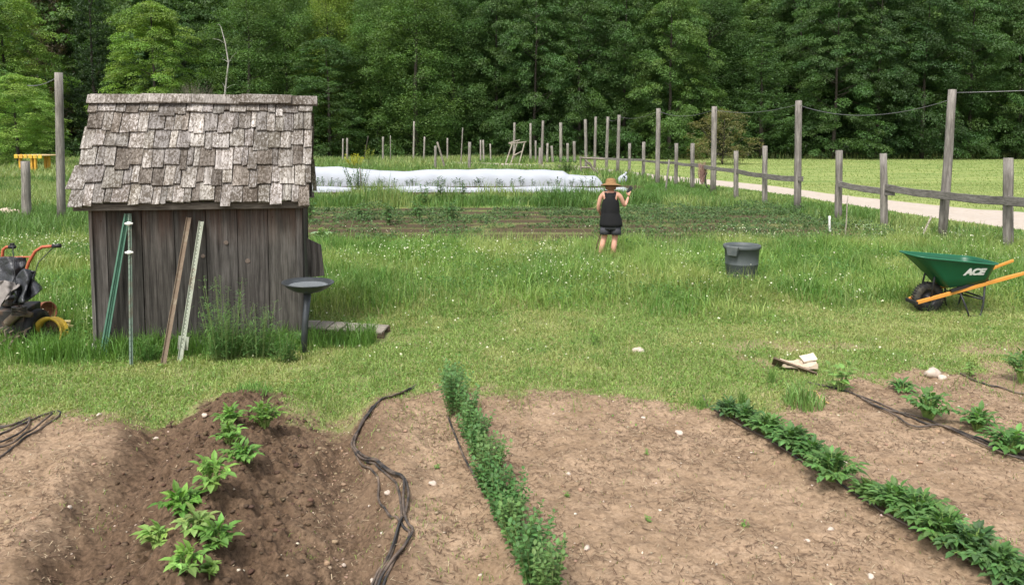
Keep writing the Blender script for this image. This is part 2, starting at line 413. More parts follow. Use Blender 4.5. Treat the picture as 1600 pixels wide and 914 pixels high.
# ------------------------------------------------------------------ grass and ground cover
rng = np.random.default_rng(7)
SHX, SHY, SHR = at(148, 555).x, at(148, 555).y, R(12)
BWX, BWY = at(545, 521).x, at(545, 521).y
def in_shed(x, y):
    dx, dy = x - SHX, y - SHY; lx = dx * math.cos(SHR) + dy * math.sin(SHR); ly = -dx * math.sin(SHR) + dy * math.cos(SHR)
    bx, by = x - BWX, y - BWY
    return ((lx > .0) & (lx < 2.15) & (ly > .0) & (ly < 1.1)) | ((np.abs(bx) < .5) & (by > -.42) & (by < .2))
def frustum(n, y0, y1, k=.70, m=.8, p=1.0):
    t = rng.uniform(0, 1, n)
    y = np.sqrt(y0 * y0 + t * (y1 * y1 - y0 * y0)) if p == 1 else y0 * (y1 / y0) ** t
    return rng.uniform(-1, 1, n) * (k * y + m), y
def gcol(n, base, var=.18, yel=None, yf=None):
    c = np.array(base)[None, :] * (1 + rng.uniform(-var, var, (n, 1))) * (1 + rng.uniform(-.08, .08, (n, 3)))
    if yel is not None: c = c * (1 - yf[:, None]) + np.array(yel)[None, :] * yf[:, None]
    return c
def tall_fac(x, y):
    """0 = short lawn, 1 = uncut meadow"""
    e = np.interp(x, [-8, -5.0, -4.6, -2.3, -1.5, 1, 3.5, 8], [7.9, 7.9, 8.0, 9.4, 10.1, 10.1, 10.0, 10.9])
    return sst(-.5, .8, y - e + (fbm(x, y, 1.1, 3, 71) - .5) * 1.8)
# lawn
x, y = frustum(520000, 5.9, 11.6, .78, 1.8); s = soil_mask(x, y); tf = tall_fac(x, y)
bare = sst(.60, .72, fbm(x, y, 2.4, 4, 75))
k = (rng.uniform(0, 1, len(x)) > s * .985) & (~in_shed(x, y)) & (rng.uniform(0, 1, len(x)) > bare * .75); x, y, s, tf = x[k], y[k], s[k], tf[k]
cl = fbm(x, y, 3.0, 3, 72); n_ = len(x)
h = (.016 + .042 * cl + rng.exponential(.010, n_)) * (1 + 2.2 * tf) * (1 - .4 * s) * (1 - .35 * sst(.7, 0, y - bed_edge(x)))
yf = np.clip(sst(.42, .66, fbm(x, y, 1.6, 4, 73)) * .55 + rng.uniform(-.3, .3, n_), 0, 1)
colr = gcol(n_, (.225, .335, .085), .32, (.42, .43, .17), yf)
dead = rng.uniform(0, 1, n_) < .10; colr[dead] = (.42, .36, .2)
blades('lawn_grass', np.stack([x, y, gz(x, y)], 1), h, .005 + .004 * rng.uniform(0, 1, n_), rng.uniform(.3, 1.5, n_), colr, M['grass'], rng,
       'short pale yellow-green grass between the shed and the soil beds', 'grass')
# low broad leaves in the lawn
x, y = frustum(75000, 5.9, 14, .76, 1.6); s = soil_mask(x, y); k = (rng.uniform(0, 1, len(x)) > s * .97) & (~in_shed(x, y)) & (fbm(x, y, 1.4, 3, 77) > .47); x, y = x[k], y[k]
n_ = len(x); tf = tall_fac(x, y); P = np.stack([x, y, gz(x, y) + rng.uniform(.012, .05, n_) + tf * rng.uniform(0, .16, n_)], 1)
N = rng.normal(size=(n_, 3)) * .5 + np.array([0, 0, 1])
tag(quads('clover', cards(P, N, rng.uniform(.012, .034, n_), .7, rng), gcol(n_, (.13, .24, .05), .3), M['leaf']), 'low clover and weed leaves among the lawn grass', 'clover', kind='stuff')
x, y = frustum(54000, 6.2, 10.6, .76, 1.6); s = soil_mask(x, y); tuft = fbm(x, y, 4.5, 3, 121); k = (tuft > .60) & (rng.uniform(0, 1, len(x)) > s * .7) & ~in_shed(x, y); x, y, tuft = x[k], y[k], tuft[k]; n_ = len(x)
blades('lawn_tufts', np.stack([x, y, gz(x, y)], 1), (tuft - .55) * rng.uniform(.5, 1.3, n_) * .9, rng.uniform(.003, .006, n_), rng.uniform(.3, 1.3, n_), gcol(n_, (.17, .27, .065), .35), M['grass'], rng, 'longer rough tufts scattered over the lawn', 'grass')
# meadow
x, y = frustum(235000, 8.2, 17.6, .78, 2.2); tf = tall_fac(x, y); gs = garden_soil(x, y)
k = (rng.uniform(0, 1, len(x)) < tf) & (~in_shed(x, y)) & (rng.uniform(0, 1, len(x)) > gs) & ((y < 16.2) | (rng.uniform(0, 1, len(x)) < .4)) & ~on_road(x, y); x, y, tf = x[k], y[k], tf[k]
n_ = len(x); cl = fbm(x, y, 1.3, 4, 81)
h = (.09 + .45 * cl ** 1.6 + rng.exponential(.06, n_)) * (.4 + .6 * tf)
h = np.where(y > 15.8, h * .55, h)
yf = np.clip(sst(.45, .7, fbm(x, y, .7, 4, 83)) * .6 + rng.uniform(-.3, .25, n_), 0, 1)
g1 = gcol(n_, (.120, .245, .050), .3); g2 = gcol(n_, (.215, .345, .080), .25); sel = (fbm(x, y, .9, 3, 84) + rng.uniform(-.15, .15, n_)) > .5
colr = np.where(sel[:, None], g2, g1); colr = colr * (1 - yf[:, None]) + np.array([.40, .43, .15]) * yf[:, None]
blades('meadow_grass', np.stack([x, y, gz(x, y)], 1), h, .007 + .007 * rng.uniform(0, 1, n_), rng.uniform(.1, .7, n_), colr, M['grass'], rng,
       'knee-high green meadow grass between the lawn and the vegetable rows', 'grass')
x, y = frustum(16000, 8.6, 17, .70, 1); tf = tall_fac(x, y); k = (rng.uniform(0, 1, len(x)) < tf * sst(.4, .6, fbm(x, y, .6, 4, 141))) & ~in_shed(x, y) & ((y < 15.9) | (rng.uniform(0, 1, len(x)) < .3)); x, y = x[k], y[k]; n_ = len(x)
blades('seed_stalks', np.stack([x, y, gz(x, y)], 1), rng.uniform(.28, .60, n_), rng.uniform(.003, .006, n_), rng.uniform(.1, .5, n_), gcol(n_, (.30, .36, .14), .3), M['grass'], rng, 'taller pale seed stalks standing above the meadow grass', 'grass')
# meadow herbs: leaf faces spread through the height
x, y = frustum(108000, 8.2, 16.6, .78, 2); tf = tall_fac(x, y); k = (rng.uniform(0, 1, len(x)) < tf * sst(.42, .6, fbm(x, y, 1.0, 4, 86))) & ~in_shed(x, y); x, y = x[k], y[k]
n_ = len(x); P = np.stack([x, y, gz(x, y) + .03 + (.10 + .30 * fbm(x, y, 1.6, 3, 87)) * rng.uniform(0, 1, n_) ** .7], 1)
tag(quads('meadow_weeds', cards(P, rng.normal(size=(n_, 3)) * .6 + np.array([0, -.2, .8]), rng.uniform(.02, .06, n_), .42, rng), gcol(n_, (.085, .19, .04), .35), M['leaf']),
    'leafy green weeds mixed through the meadow grass', 'weeds', kind='stuff')
# small white flowers
x, y = frustum(14000, 7.6, 17, .70, 1); x = np.where(rng.uniform(0, 1, len(x)) < .25, rng.uniform(-9, -4.6, len(x)), x)
k = (rng.uniform(0, 1, len(x)) < .06 + sst(.46, .62, fbm(x, y, .8, 4, 91)) * (.15 + .8 * tall_fac(x, y))) & ~in_shed(x, y); x, y = x[k], y[k]; n_ = len(x)
zt = gz(x, y) + .07 + tall_fac(x, y) * rng.uniform(.08, .34, n_)
P = np.stack([x, y, zt], 1); s_ = rng.uniform(.009, .021, n_) * rng.choice([1, 1, 1, 1.6], n_)
Vf = np.concatenate([cards(P, rng.normal(size=(n_, 3)) * .4 + np.array([0, -.5, .8]), s_, .9, rng, 0), cards(P + np.array([0, 0, .002]), rng.normal(size=(n_, 3)) * .4 + np.array([0, -.5, .8]), s_, .9, rng, 0)])
tag(quads('wildflowers', Vf, np.clip(gcol(2 * n_, (.78, .78, .62), .15), 0, .85), M['leaf']), 'tiny white clover and daisy flowers dotted through the meadow', 'flowers', kind='stuff')
# further grass: middle distance (16-36 m) left of the track
x, y = frustum(205000, 16.5, 37, .76, 3); gs = np.maximum(garden_soil(x, y), cover_soil(x, y)); ror = right_of_road(x, y)
k = (rng.uniform(0, 1, len(x)) > gs * .97) & ~((x > -7) & (x < 7.5) & (y < 24.0) & (y > 16.4) & (rng.uniform(0, 1, len(x)) < .6)) & ~on_road(x, y) & ((rng.uniform(0, 1, len(x)) < .35) | ~ror); x, y, ror = x[k], y[k], ror[k]; n_ = len(x)
garden = (x > -7) & (x < 8.2) & (y < 24.3)
weedy = sst(24.2, 25, y) * sst(28.8, 28.2, y) * (x > -9) * (x < 6.5)
nearf = (y < 20) & (x > 6.5); cl = fbm(x, y, .9, 4, 95)
h = np.where(garden, .02 + .07 * cl, .22 + .35 * cl); h = np.where(weedy > .5, .08 + 1.0 * np.clip(cl - .42, 0, 1) * 2.2, h); h = np.where(ror, .05, h)
h = np.where((y > 28.6) & (y < 35.5) & (x > -13) & (x < 6), .04, h)
h = np.where((y > 33) & (y < 36) & (x > -13) & (x < 5), .35, h)
h = np.where((x > 4) & ~ror & (y > 24), .15 + .3 * cl, h)
dn = x - np.interp(y, [p_.y for p_ in NE[::-1]], [p_.x for p_ in NE[::-1]]); h = np.where((dn > -1.3) & (dn < 5) & (h > .1), .10, h); h = np.where((dn > -4) & (dn <= -1.3), h * .7, h)
h = h * rng.uniform(.6, 1.25, n_)
c1 = gcol(n_, (.12, .215, .055), .3); c2 = gcol(n_, (.25, .32, .11), .25); sel = (fbm(x, y, .35, 4, 96) + rng.uniform(-.12, .12, n_) + .1 * ror) > .53
colr = np.where(sel[:, None], c2, c1); colr[garden] = gcol(int(garden.sum()), (.115, .185, .06), .4); colr[ror] = gcol(int(ror.sum()), (.22, .28, .09), .15)
blades('field_grass', np.stack([x, y, gz(x, y)], 1), h, .015 + .015 * rng.uniform(0, 1, n_), rng.uniform(.1, .5, n_), colr, M['grass'], rng,
       'green grass around the vegetable rows and along the gravel track', 'grass')
# far grass
x, y = frustum(150000, 35, 84, .72, 4); ror = right_of_road(x, y) | ((y > 62) & (x > 8)); k = ~on_road(x, y) & ((rng.uniform(0, 1, len(x)) < .3) | ~ror); x, y, ror = x[k], y[k], ror[k]; n_ = len(x)
cl = fbm(x, y, .25, 4, 97); h = np.where(ror, .07, .22 + .5 * cl) * rng.uniform(.6, 1.3, n_)
edge = (y > 73) & ror; h = np.where(edge, rng.uniform(.3, .9, n_), h)
c1 = gcol(n_, (.13, .22, .06), .25); c2 = gcol(n_, (.26, .32, .12), .25); sel = (cl + rng.uniform(-.12, .12, n_) + .1 * ror) > .5
colr = np.where(sel[:, None], c2, c1); colr[ror] = gcol(int(ror.sum()), (.22, .29, .09), .15); colr[edge] = gcol(int(edge.sum()), (.17, .22, .07), .4)
blades('tall_far_grass', np.stack([x, y, 0 * x], 1), h, .03 + .04 * rng.uniform(0, 1, n_), rng.uniform(.1, .5, n_), colr, M['grass'], rng,
       'tall pale green grass standing behind the white row cover up to the woods', 'grass')
# vegetable rows of the garden: leafy seedlings between the bare strips
xx, yy = [], []
bands = list(zip(ROWS_Y, ROWS_Y[1:]))
for bi, (ya, yb) in enumerate(bands):
    m_ = 9500; xq = rng.uniform(-7, 8.6, m_); yq = rng.normal((ya + yb) / 2, abs(ya - yb) * .14, m_) + .012 * xq
    kk = (fbm(xq, yq, 1.3, 3, 101) + .02 * xq > (.38 if bi < 5 else .50)) & (rng.uniform(0, 1, m_) > garden_soil(xq, yq) * .93); xx.append(xq[kk]); yy.append(yq[kk])
x, y = np.concatenate(xx), np.concatenate(yy); n_ = len(x)
P = np.stack([x, y, gz(x, y) + rng.uniform(.01, .13, n_) + .22 * sst(.5, .66, fbm(x, y, .9, 3, 105) + .012 * x) * rng.uniform(0, 1, n_)], 1)
tag(quads('vegetable_rows', cards(P, rng.normal(size=(n_, 3)) * .5 + np.array([0, -.3, .8]), rng.uniform(.03, .08, n_), .6, rng), gcol(n_, (.085, .15, .05), .5), M['leaf']),
    'low rows of green vegetable seedlings across the middle of the garden', 'vegetables', kind='stuff')
# sparse weeds and litter on the soil beds
x, y = frustum(40000, 3.4, 7.8, .72, .5); s = soil_mask(x, y); um = np.abs(x - row_x(M0, M1, y) + .50)
pw = .04 + .5 * sst(.5, .2, um) * sst(.4, .6, fbm(x, y, 3, 3, 111)) + .35 * sst(.62, .72, fbm(x, y, 1.6, 3, 112)) + .3 * sst(.35, 0, np.abs(y - bed_edge(x)))
k = (s > .5) & (rng.uniform(0, 1, len(x)) < pw) & (np.abs(ridge_u(x, y) + .1) > .55); x, y = x[k], y[k]; n_ = len(x)
blades('bed_weeds', np.stack([x, y, gz(x, y)], 1), rng.uniform(.01, .045, n_), rng.uniform(.003, .006, n_), rng.uniform(.3, 1.1, n_), gcol(n_, (.2, .27, .07), .3), M['grass'], rng,
       'sparse small weeds sprouting from the dry soil beds', 'weeds')
x, y = frustum(85000, 3.4, 8.0, .72, .5); s = soil_mask(x, y); dmp = np.abs(ridge_u(x, y) + .1) < .7
cl = sst(.36, .62, fbm(x, y, 3.2, 4, 115)); k = (s > .4) & (rng.uniform(0, 1, len(x)) < (.25 + .75 * cl) * np.where(dmp, .2, 1)); x, y = x[k], y[k]; n_ = len(x)
an = rng.uniform(0, 3.14, n_); L = rng.uniform(.008, .05, n_) / 2; wd = rng.uniform(.0008, .0026, n_)
z0 = gz(x, y) + .004; dx, dy = np.cos(an), np.sin(an); ti = rng.uniform(-.3, .3, n_)
Q = np.stack([np.stack([x + sx_ * dx * L - sy_ * dy * wd, y + sx_ * dy * L + sy_ * dx * wd, z0 + sx_ * ti * L + .002], 1) for sx_, sy_ in ((-1, -1), (1, -1), (1, 1), (-1, 1))], 1)
lc = np.where(rng.uniform(0, 1, (n_, 1)) < .80, np.array([[.14, .09, .06]]), np.array([[.38, .30, .20]])) * rng.uniform(.7, 1.2, (n_, 1))
M['litter'] = plain('dry_litter', (1, 1, 1), .9, var=.05, bmp=0, spec=.1)
tag(quads('straw_litter', Q, lc, M['litter']), 'bits of dead stalk and straw scattered over the soil beds', 'litter', kind='stuff')

# clods and pebbles: little faceted lumps
def lumps(name, x, y, s, col, mat, label, cat):
    bpy_v = []; ico = [(0, 0, 1), (.89, 0, .45), (.28, .85, .45), (-.72, .53, .45), (-.72, -.53, .45), (.28, -.85, .45), (.72, .53, -.45), (-.28, .85, -.45), (-.89, 0, -.45), (-.28, -.85, -.45), (.72, -.53, -.45), (0, 0, -1)]
    fc = [(0, 1, 2), (0, 2, 3), (0, 3, 4), (0, 4, 5), (0, 5, 1), (1, 6, 2), (2, 7, 3), (3, 8, 4), (4, 9, 5), (5, 10, 1), (6, 7, 2), (7, 8, 3), (8, 9, 4), (9, 10, 5), (10, 6, 1), (11, 7, 6), (11, 8, 7), (11, 9, 8), (11, 10, 9), (11, 6, 10)]
    I = np.array(ico)[None] * (1 + rng.uniform(-.45, .45, (len(x), 12, 1))) * (s[:, None, None] * rng.uniform([.7, .7, .4], [1.2, 1.2, .8], (len(x), 3))[:, None, :])
    an = rng.uniform(0, 6.28, len(x)); c_, s_ = np.cos(an)[:, None], np.sin(an)[:, None]
    X = I[:, :, 0] * c_ - I[:, :, 1] * s_ + x[:, None]; Y = I[:, :, 0] * s_ + I[:, :, 1] * c_ + y[:, None]; Z = I[:, :, 2] + gz(x, y)[:, None] + s[:, None] * .25
    Vv = np.stack([X, Y, Z], 2); n_ = len(x)
    lo = (np.arange(n_)[:, None, None] * 12 + np.array(fc)[None]).reshape(-1)
    o = fastmesh(name, Vv, lo, np.arange(n_ * 20) * 3, np.full(n_ * 20, 3), np.repeat(col, 12, 0), mat, smooth=False)
    return tag(o, label, cat, kind='stuff')
x, y = frustum(16000, 3.4, 7.6, .72, .5); uu = ridge_u(x, y); s = soil_mask(x, y)
k = (s > .5) & (rng.uniform(0, 1, len(x)) < .18 + .8 * (np.abs(uu - .1) < .75)); x, y, uu = x[k], y[k], uu[k]; n_ = len(x)
dk = (np.abs(uu + .1) < .7)
lcol = np.where(dk[:, None], gcol(n_, (.10, .066, .044), .25), gcol(n_, (.29, .205, .14), .2))
lumps('soil_clods', x, y, np.clip(rng.exponential(.006, n_) * np.where(dk, 1.1, .7) + .0025, 0, .022), lcol, M['litter'], 'crumbs and small clods of soil on the beds', 'soil clods')
x, y = frustum(700, 3.4, 7.8, .72, .5); s = soil_mask(x, y); k = s > .5; x, y = x[k], y[k]; n_ = len(x)
lumps('pebbles', x, y, np.clip(rng.exponential(.0035, n_) + .002, 0, .011), gcol(n_, (.55, .47, .38), .25), M['litter'], 'small pale pebbles scattered in the soil', 'pebbles')
print('grass done')

# ------------------------------------------------------------------ trees
def crown_pts(seed, style):
    r_ = np.random.default_rng(seed); cs, ns, sz, cc = [], [], [], []; centers = []
    if style == 'pine':
        H, Rr = 15.0, 4.0
        for ti in np.arange(1.5, H, .62):
            nb = 9; rr = Rr * (1 - ti / H) ** .65 * r_.uniform(.75, 1.1)
            for b in range(nb):
                an = r_.uniform(0, 6.28); L = rr * r_.uniform(.6, 1.15); m_ = int(26 * L + 12)
                t = r_.uniform(.25, 1, m_) ** .8; wdt = .55 * (1.1 - t) + .25
                off = r_.normal(size=m_) * wdt * .6
                X = np.cos(an) * L * t - np.sin(an) * off; Y = np.sin(an) * L * t + np.cos(an) * off
                Z = ti + .25 * L * t * t - .1 * L + r_.normal(size=m_) * .12
                cs.append(np.stack([X, Y, Z], 1)); ns.append(r_.normal(size=(m_, 3)) * .6 + [0, 0, .8]); sz.append(r_.uniform(.16, .42, m_))
                cc.append(np.ones((m_, 3)) * r_.uniform(.75, 1.25)); centers.append((np.cos(an) * L * .8, np.sin(an) * L * .8, ti))
        asp = .22
    else:
        H, Rr, ncl, nl, flat = {'maple': (15., 4.4, 430, 78, .45), 'aspen': (16., 3.3, 420, 80, .9), 'shelf': (14., 4.8, 400, 84, .36), 'bush': (4., 1.8, 300, 60, .7)}[style]
        for i in range(ncl):
            t = r_.uniform(.0, 1) ** 1.0; an = r_.uniform(0, 6.28)
            prof = math.sin(math.pi * min(1, .26 + .74 * t)) ** .4 if style != 'aspen' else math.sin(math.pi * min(1, .22 + .76 * t)) ** .6
            bul = 1 + .28 * math.sin(an * 3 + t * 9 + seed) + .15 * math.sin(an * 5 - t * 14)
            rr = Rr * prof * bul * r_.uniform(.45, 1.0) ** .5
            c0 = np.array([math.cos(an) * rr, math.sin(an) * rr, t * H * .96 + .3]); cr = r_.uniform(.4, 1.1) * (1 if style != 'bush' else .4)
            centers.append(tuple(c0)); m_ = int(nl * cr * cr * 3.2) + 16
            d = r_.normal(size=(m_, 3)); d /= np.linalg.norm(d, axis=1, keepdims=True); d[:, 2] = np.where(r_.uniform(0, 1, m_) < .6, np.abs(d[:, 2]), d[:, 2])
            rad = cr * r_.uniform(.25, 1, m_) ** .45; o_ = d * rad[:, None]
            out = o_[:, 0] * math.cos(an) + o_[:, 1] * math.sin(an)
            o_[:, 2] = o_[:, 2] * flat - out * (.28 if flat < .6 else .05)
            cs.append(c0 + o_); ns.append(r_.normal(size=(m_, 3)) * .6 + d * .6 + [math.cos(an) * .25, math.sin(an) * .25, .75])
            sz.append(r_.uniform(.09, .22, m_) * (1 if style != 'aspen' else .72) * (1 if style != 'bush' else .6)); cc.append(np.ones((m_, 3)) * r_.uniform(.72, 1.28) * [r_.uniform(.9, 1.15), 1, r_.uniform(.85, 1.1)])
        asp = .55
    cs, ns, sz, cc = map(np.concatenate, (cs, ns, sz, cc)); cc = cc * r_.uniform(.75, 1.3, (len(cc), 1))
    return cards(cs, ns, sz, asp, r_), cc, centers, H
def trunk_mb(H, centers, seed, r0=.2):
    r_ = random.Random(seed); t = MB(); pts = []; x_ = y_ = 0
    for i in range(9):
        pts.append((x_, y_, H * .93 * i / 8 - .1)); x_ += r_.uniform(-.12, .12); y_ += r_.uniform(-.12, .12)
    t.tube(pts, [r0 * (1.25 if i == 0 else 1) * (1 - i / 8.6) + .015 for i in range(9)], 8)
    for c_ in r_.sample(centers, min(26, len(centers))):
        zb = max(.8, c_[2] - 1.2 - r_.uniform(0, 1)); i = min(7, max(0, int(zb / (H * .93) * 8))); b_ = Vector(pts[i]); b_.z = zb
        mid = b_.lerp(Vector(c_), .5) + Vector((0, 0, -.2)); t.tube([b_, mid, c_], [.04, .022, .006], 5)
    return t
PROTO = {}
for st, seeds in (('maple', (1, 2, 3)), ('aspen', (4, 5)), ('shelf', (6, 7)), ('pine', (8, 9)), ('bush', (10, 11))):
    for i, sd_ in enumerate(seeds):
        q, cc, cen, H = crown_pts(sd_, st)
        me = quads('crown', q, cc, M['leaf'], link=False)
        tm = trunk_mb(H, cen, sd_, .2 if st != 'bush' else .05); to = tm.build('trunk', M['bark'], None, True); tme = to.data; bpy.data.objects.remove(to)
        PROTO[(st, i)] = (me, tme, H, q, cc)
GREEN = {'fresh': (.20, .33, .07), 'bright': (.15, .255, .045), 'mid': (.090, .170, .040), 'deep': (.058, .120, .030), 'dark': (.040, .088, .024), 'yellow': (.17, .26, .04), 'pine': (.036, .07, .026), 'brownpine': (.085, .072, .042), 'grey': (.085, .16, .055)}
def tree(name, px, top, Y, style, var, colr, label, cat='tree', rscale=1.0, group=None, base=0, X=None):
    X = (px - PX) / F * Y if X is None else X
    Ht = CAMH + (210 - top) / F * Y; me, tme, H, _, _ = PROTO[(style, var)]; s = Ht / H
    e_ = empty(name, (X, Y, base), random.uniform(0, 6.28), label, cat, group)
    for nm, d in (('crown', me), ('trunk', tme)):
        o = bpy.data.objects.new(nm, d); C.objects.link(o); o.parent = e_; o.scale = (rscale * .95, rscale * .95, s)
        if nm == 'crown': o.color = (*GREEN[colr], 1)
    return e_
random.seed(5)
T = [
 ('leafy_tree', 12, -20, 70, 'maple', 0, 'bright', 'tall bright green tree filling the upper left corner of the photo', 1.0),
 ('pine_tree', 88, -60, 82, 'pine', 0, 'brownpine', 'pine with brownish dead needles right of the upper left corner tree', 1.2),
 ('pine_tree', 150, -50, 78, 'pine', 1, 'pine', 'dark pine between the browning pine and the light green maple', 1.15),
 ('pine_tree', 190, 95, 73, 'pine', 0, 'pine', 'low spreading dark pine just left of the shed roof ridge', 1.1),
 ('maple_tree', 246, 8, 71, 'maple', 1, 'bright', 'rounded light green maple rising behind the left half of the shed roof', 1.0),
 ('leafy_tree', 318, 20, 84, 'maple', 2, 'deep', 'dark green tree behind the bare leaning birch trunk', .9),
 ('leafy_tree', 395, -20, 74, 'aspen', 0, 'mid', 'soft fine-leaved green tree above the middle of the shed roof', 1.3),
 ('leafy_tree', 455, -10, 77, 'aspen', 1, 'mid', 'fine-leaved tree above the right end of the shed roof', 1.25),
 ('leafy_tree', 518, -30, 77, 'aspen', 0, 'yellow', 'yellow-green topped tree standing back right of the shed', 1.0),
 ('maple_tree', 515, 62, 72.5, 'maple', 0, 'deep', 'dark green maple just right of the shed roof, below the yellow-green top', .95),
 ('leafy_tree', 590, 0, 75, 'aspen', 1, 'mid', 'tall feathery tree right of the yellow-green top', 1.25),
 ('leafy_tree', 650, -20, 73, 'aspen', 0, 'mid', 'broad feathery tree behind the tallest of the back fence posts', 1.4),
 ('leafy_tree', 712, 0, 76, 'aspen', 1, 'deep', 'feathery tree left of the middle of the photo', 1.3),
 ('maple_tree', 775, -30, 76, 'maple', 2, 'deep', 'dark maple straight behind the collapsed wooden frame', .95),
 ('maple_tree', 835, -20, 74, 'shelf', 0, 'deep', 'layered dark maple behind the posts left of the person', .9),
 ('maple_tree', 905, -40, 75, 'maple', 1, 'deep', 'dark maple behind the cluster of tall posts above the person', .95),
 ('maple_tree', 975, -30, 76, 'maple', 0, 'deep', 'dark green tree above and right of the person', 1.0),
 ('maple_tree', 1045, -30, 74, 'maple', 2, 'mid', 'mid green tree behind and left of the reddish bush', .95),
 ('maple_tree', 1110, -40, 79, 'aspen', 1, 'deep', 'tall dark tree directly above the reddish bush', 1.2),
 ('pine_tree', 1190, 60, 74, 'pine', 1, 'grey', 'grey-green white pine with sweeping boughs right of the reddish bush', 1.25),
 ('maple_tree', 1245, -60, 80, 'maple', 1, 'deep', 'dark tree rising behind the sweeping white pine', 1.0),
 ('maple_tree', 1300, -20, 74, 'shelf', 1, 'deep', 'layered dark maple between the white pine and the leaning tall post', .95),
 ('maple_tree', 1368, -40, 75, 'shelf', 0, 'dark', 'very dark layered tree left of the leaning tall post', .95),
 ('maple_tree', 1440, -30, 74, 'maple', 0, 'dark', 'very dark tree behind the top of the leaning tall post', 1.0),
 ('maple_tree', 1515, -50, 75, 'shelf', 1, 'deep', 'layered dark tree right of the leaning tall post', .95),
 ('maple_tree', 1590, -30, 74, 'shelf', 0, 'deep', 'layered dark tree at the right edge of the photo', 1.0),
]
for nm, px, top, Y, st, va, co, lb, rs in T: tree(nm, px, top, Y, st, va, co, lb, rscale=rs)
tree('leafy_tree', 30, 118, 52, 'maple', 2, 'fresh', 'small bright green tree in front of the woods left of the tall post', rscale=.62)
tree('leafy_tree', -70, -20, 66, 'maple', 1, 'mid', 'green tree just beyond the left edge of the woods', rscale=1.0)
tree('maple_tree', 1665, -30, 76, 'maple', 1, 'dark', 'dark tree just beyond the right edge of the photo', rscale=1.0)
tree('reddish_bush', 1128, 178, 60, 'bush', 0, 'mid', 'rounded bush with reddish-brown tips at the foot of the woods', 'bush', rscale=1.35)
for o in bpy.data.objects:
    if o.name.startswith('reddish_bush'):
        for ch in o.children:
            if ch.name.startswith('crown'): ch.color = (.15, .15, .06, 1)
# added dark rise behind the trees to block sky gaps and side light
hx = np.linspace(-260, 260, 105); hy = np.linspace(112, 240, 33); HX, HY = np.meshgrid(hx, hy); hz = sst(110, 150, HY) * 26 + 16 * fbm(HX, HY, .02, 3, 300) * sst(112, 170, HY) - .5
i0 = (np.arange(32)[:, None] * 105 + np.arange(104)[None, :]).ravel()
tag(fastmesh('sky_block_rise', np.stack([HX.ravel(), HY.ravel(), hz.ravel()], 1), np.stack([i0, i0 + 1, i0 + 106, i0 + 105], 1).ravel(), np.arange(len(i0)) * 4, np.full(len(i0), 4), None, plain('dark_backing', (.03, .05, .018), .95, var=.6, scale=.6, bmp=1, usecol=False), smooth=True), kind='structure')
# low leafy edge of the wood and the wood behind
qs, cs_ = [], []
rr_ = random.Random(3)
for row_y, hs_, n_t in ((86, 19, 22), (95, 22, 24), (105, 25, 26)):
    for i in range(n_t):
        st = rr_.choice([('maple', 0), ('maple', 1), ('maple', 2), ('aspen', 0), ('shelf', 0), ('shelf', 1)]); _, _, H, q, cc = PROTO[st]
        X = (-1 + 2 * (i + .5) / n_t) * row_y * .80 + rr_.uniform(-1, 1); sub = slice(None, None, 2)
        an = rr_.uniform(0, 6.28); s = hs_ * rr_.uniform(.9, 1.1) / H; q2 = q[sub].copy()
        xx_ = q2[..., 0] * math.cos(an) - q2[..., 1] * math.sin(an); yy_ = q2[..., 0] * math.sin(an) + q2[..., 1] * math.cos(an)
        cen_ = q2.mean(1, keepdims=True); q2 = cen_ + (q2 - cen_) * 1.5
        xx_ = q2[..., 0] * math.cos(an) - q2[..., 1] * math.sin(an); yy_ = q2[..., 0] * math.sin(an) + q2[..., 1] * math.cos(an)
        q2 = np.stack([xx_ * 1.15 + X, yy_ * 1.15 + row_y + rr_.uniform(-2, 2), q2[..., 2] * s], 2)
        g = GREEN[rr_.choice(['deep', 'dark', 'mid', 'deep'])] if X > -8 else GREEN[rr_.choice(['mid', 'deep', 'mid', 'grey'])]
        qs.append(q2); cs_.append(cc[sub] * np.array(g))
tag(quads('woodland', np.concatenate(qs), np.concatenate(cs_), M['leaf']), 'dense dark woods rising behind the front line of trees', 'woods', kind='stuff')
x = np.random.default_rng(4).uniform(-62, 62, 40000); y = np.random.default_rng(5).uniform(71, 83, 40000); z = np.random.default_rng(6).uniform(0, 1, 40000) ** 1.5 * (1.0 + 3.2 * fbm(x, y, .3, 3, 130))
k = z < .8 + 2.5 * fbm(x, y, .5, 3, 131); P = np.stack([x, y, z], 1)[k]; n_ = len(P)
k2 = (P[:, 0] < 12) | (P[:, 1] > 73.5); P = P[k2]; n_ = len(P)
tag(quads('undergrowth', cards(P, rng.normal(size=(n_, 3)) * .5 + np.array([0, -.3, .8]), rng.uniform(.15, .4, n_), .6, rng), gcol(n_, (.06, .12, .032), .4), M['leaf']), 'leafy undergrowth along the foot of the woods', 'undergrowth', kind='stuff')
